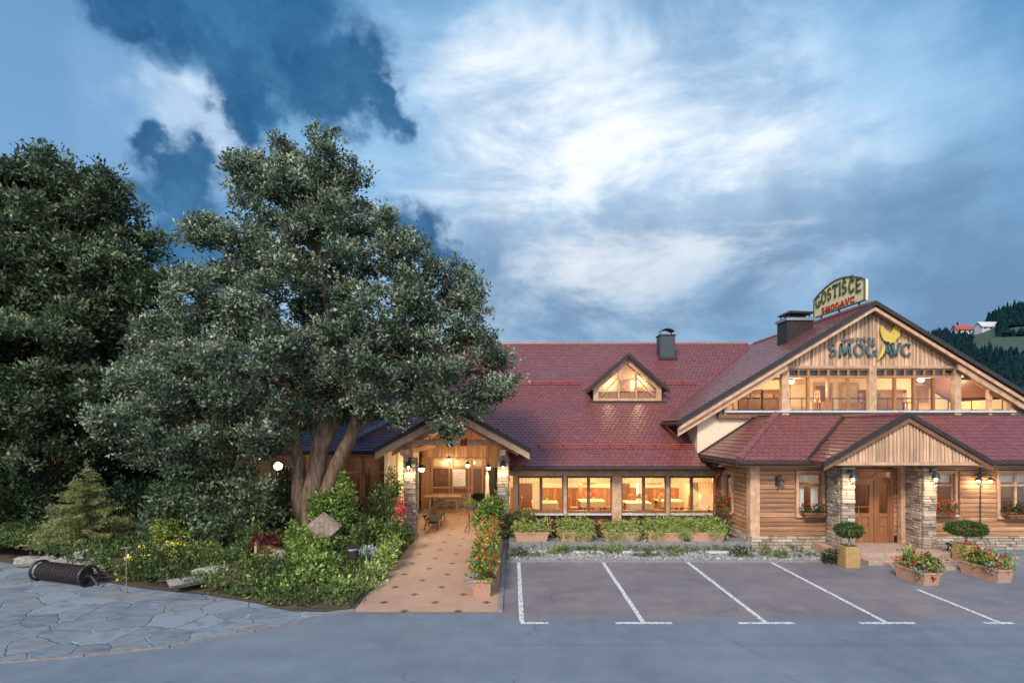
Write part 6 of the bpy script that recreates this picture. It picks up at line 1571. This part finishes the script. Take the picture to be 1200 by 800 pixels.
# diamond shaped planter box on the trunk foot
c_ = Vector((PX(379, 15.9), 15.9, PZ(618, 15.9))); hw = 20.5 * 15.9 / FPX
t = thing('diamond_planter', 'weathered diamond shaped wooden box hung before the trunk with ivy on top', 'planter', tuple(c_))
b = MB(); n = 7
dm = [Vector((0, 0, -hw * .84)), Vector((hw, 0, .02)), Vector((0, 0, hw * .84)), Vector((-hw, 0, .02))]
for i in range(n):   # vertical boards clipped to the diamond
    x0 = -hw + 2 * hw * i / n; x1 = x0 + 2 * hw / n - .006
    f = lambda x: hw * .84 * (1 - abs(x) / hw)
    pp = [(x0, -f(x0)), (x1, -f(x1)), (x1, f(x1)), (x0, f(x0))]
    if x0 < 0 < x1: pp = [(x0, -f(x0)), (0, -f(0)), (x1, -f(x1)), (x1, f(x1)), (0, f(0)), (x0, f(x0))]
    b.prism([(c_.x + a, c_.y - .15 - rnd.uniform(0, .01), c_.z + q) for a, q in pp], (0, .03, 0))
b.build('front_boards', m_woodgrey, t)
b = MB()
for i in range(4): b.bar(c_ + dm[i] * .97, c_ + dm[(i + 1) % 4] * .97, .03, .26, up=(0, 1, 0))
b.build('frame', m_woodgrey, t)
# low stone wall edging near left pillar
b = MB(); stones(b, PX(452, 18.3), PX(474, 18.3), 18.3, .1, .42); b.box(PX(452, 18.3), PX(474, 18.3), 18.32, 18.6, .0, .42); tag(center(b.build('low_wall', m_stone)), 'short low stone wall left of the pavilion pillar', 'wall')
# driftwood roots
for i in range(3):
    p = G(150 + 14 * i, 655, .3); b = MB(); b.tube([(p.x - .4, p.y, .3), (p.x, p.y + .1, .45 + .05 * i), (p.x + .4, p.y + .3, .55)], [.02, .03, .01], 6)
    tag(b.build('dead_branch', m_woodgrey), ['dry dead branch nearest the roller', 'dry dead branch in the middle beside the yellow flowers', 'dry dead branch closest to the yellow flowers'][i], 'branch', 'dead branches behind the roller')
p = G(148, 694); b = MB(); b.tube([(p.x, p.y, 0), (p.x, p.y, 1.1)], .007, 6); b.lathe([(.018, 0), (.018, .13)], (p.x, p.y, .0), 8); b.bar((p.x - .14, p.y, 1.08), (p.x + .12, p.y, 1.12), .012); tag(center(b.build('garden_stake', m_woodgrey)), 'thin garden stake standing at the paving edge right of the roller', 'stake')

# ================================================================== HILLS
D1 = 330.
def ridge_px(x):
    ks = [(-2500, 60), (-400, 70), (200, 50), (700, 30), (950, 55), (1040, 92), (1085, 106), (1120, 112), (1150, 118), (1175, 133), (1205, 137), (1280, 150), (1500, 190), (3000, 160)]
    for i in range(len(ks) - 1):
        if ks[i][0] <= x <= ks[i + 1][0]:
            u = (x - ks[i][0]) / (ks[i + 1][0] - ks[i][0]); return ks[i][1] + (ks[i + 1][1] - ks[i][1]) * u
    return 60
def hill_z(X, Y):
    px = 600 + X / max(Y, 1) * FPX; e = ridge_px(px); u = min(1., max(0., (Y - 110) / (D1 - 110)))
    top = CAMH + (e - 8) * D1 / FPX
    z = top * (u * u * (3 - 2 * u))
    if Y > D1: z = top * (1 - .15 * min(1, (Y - D1) / 200))
    return z + 2.0 * mn.noise(Vector((X * .02, Y * .02, 0))) * u - .1
vv = []; ff = []; NX, NY = 90, 40
for j in range(NY + 1):
    Y = 100 + (520 - 100) * (j / NY) ** 1.1
    for i in range(NX + 1):
        k = -2.2 + 4.9 * i / NX; X = k * Y; vv.append((X, Y, hill_z(X, Y)))
for j in range(NY):
    for i in range(NX): a = j * (NX + 1) + i; ff.append((a, a + 1, a + NX + 2, a + NX + 1))
mb = MB(); mb.add(vv, ff, .5); struct(mb.build('hills', m_meadow, smooth=True))
# forest as one mass of small conifer cones; a meadow stays open
def conifer(vs, rs, X, Y, z, h_, r_, g_):
    for l in range(4):
        zb = z + h_ * (.08 + .2 * l); rt = r_ * (1 - .22 * l); a0 = g_.uniform(0, 6)
        for k in range(6):
            a = a0 + k * math.pi / 3; b_ = a + math.pi / 3; q = (a + b_) / 2
            vs.append([(X + rt * math.cos(a), Y + rt * math.sin(a), zb), (X + rt * .6 * math.cos(q), Y + rt * .6 * math.sin(q), zb + h_ * .02), (X + rt * math.cos(b_), Y + rt * math.sin(b_), zb), (X, Y, zb + h_ * (.36 if l < 3 else .32))]); rs.append(g_.uniform(0, 1))
vs, rs = [], []; g_ = np.random.default_rng(77); cnt = 0
def meadow(px, py): return (px > 1138 + abs(py - 404) * .5 and 394 < py < 416 + (px - 1140) * .02) or (px > 1180 and 383 < py < 392)
while cnt < 9000:
    Y = g_.uniform(125, 345); X = Y * g_.uniform(.55, 1.5); z = hill_z(X, Y); px = 600 + X / Y * FPX; py = 500 - (z - CAMH) * FPX / Y
    if meadow(px, py) or (1112 < px < 1170 and 380 < py < 397): continue
    conifer(vs, rs, X, Y, z, *((g_.uniform(3, 7), g_.uniform(1.0, 2.0)) if g_.random() < .45 else (g_.uniform(2.5, 4), g_.uniform(1.8, 3.2))), g_); cnt += 1
while cnt < 10200:
    Y = g_.uniform(150, 340); X = Y * g_.uniform(-1.6, .55); z = hill_z(X, Y); conifer(vs, rs, X, Y, z, g_.uniform(5, 9), g_.uniform(1.6, 2.6), g_); cnt += 1
v = np.array(vs, float).reshape(-1, 3); o = raw_quads('forest', v, np.array(rs), m_far); o['kind'] = 'stuff'
ridge_labels = ['tallest conifer on the skyline of the far hill', 'conifer on the far skyline left of the tallest one', 'conifer on the far skyline above the red roofed farmhouse', 'small conifer on the far skyline just right of the gable rake', 'conifer on the far skyline at the right frame edge', 'conifer on the skyline above the white farm building']
for i, (xp, hh) in enumerate(((1189, 11), (1177, 8), (1122, 9), (1060, 7), (1197, 9), (1160, 9))):
    Y = D1 - 5; X = PX(xp, Y); z = hill_z(X, Y); vs, rs = [], []; conifer(vs, rs, X, Y, z, hh, 2.4, g_)
    t = thing('conifer', ridge_labels[i], 'tree', (X, Y, z)); b = MB(); b.tube([(X, Y, z - .5), (X, Y, z + hh * .9)], [.3, .05], 6); b.build('trunk', m_bark, t); raw_quads('crown', np.array(vs, float).reshape(-1, 3), np.array(rs), m_far, t)
def farmhouse(xp, yp, w_, rot, label, rm, h_=4):
    Y = 250; 
    for Y in np.linspace(160, 330, 400):
        X = PX(xp, Y); z = hill_z(X, Y)
        if 500 - (z - CAMH) * FPX / Y <= yp: break
    t = thing('farmhouse', label, 'house', (X, float(Y), z)); d_ = w_ * .5
    b = MB(); b.box(X - w_ / 2, X + w_ / 2, Y - d_ / 2, Y + d_ / 2, z - 2, z + h_); b.prism([(X - w_ / 2, Y - d_ / 2, z + h_), (X - w_ / 2, Y + d_ / 2, z + h_), (X - w_ / 2, Y, z + h_ + 2.2)], (.3, 0, 0)); b.prism([(X + w_ / 2 - .3, Y - d_ / 2, z + h_), (X + w_ / 2 - .3, Y + d_ / 2, z + h_), (X + w_ / 2 - .3, Y, z + h_ + 2.2)], (.3, 0, 0)); b.build('wall', m_sill, t)
    b = MB()
    for s in (-1, 1): b.prism([(X - w_ / 2 - .5, Y + s * (d_ / 2 + .6), z + h_ - .4), (X + w_ / 2 + .5, Y + s * (d_ / 2 + .6), z + h_ - .4), (X + w_ / 2 + .5, Y, z + h_ + 2.4), (X - w_ / 2 - .5, Y, z + h_ + 2.4)], (0, 0, .25))
    b.build('roof', rm, t)
    for k in range(3):
        b = MB(); x = X - w_ / 2 + w_ * (k + .5) / 3; b.box(x - .5, x + .5, Y - d_ / 2 - .05, Y - d_ / 2 + .1, z + 1.2, z + 2.6); b.build('window', m_dark, t)
farmhouse(1127, 393, 8, 0, 'small red roofed farmhouse on the wooded hill', m_redmetal, 3)
farmhouse(1157, 389, 9, 0, 'long pale roofed farm building on the hill meadow', m_sill, 2.5)
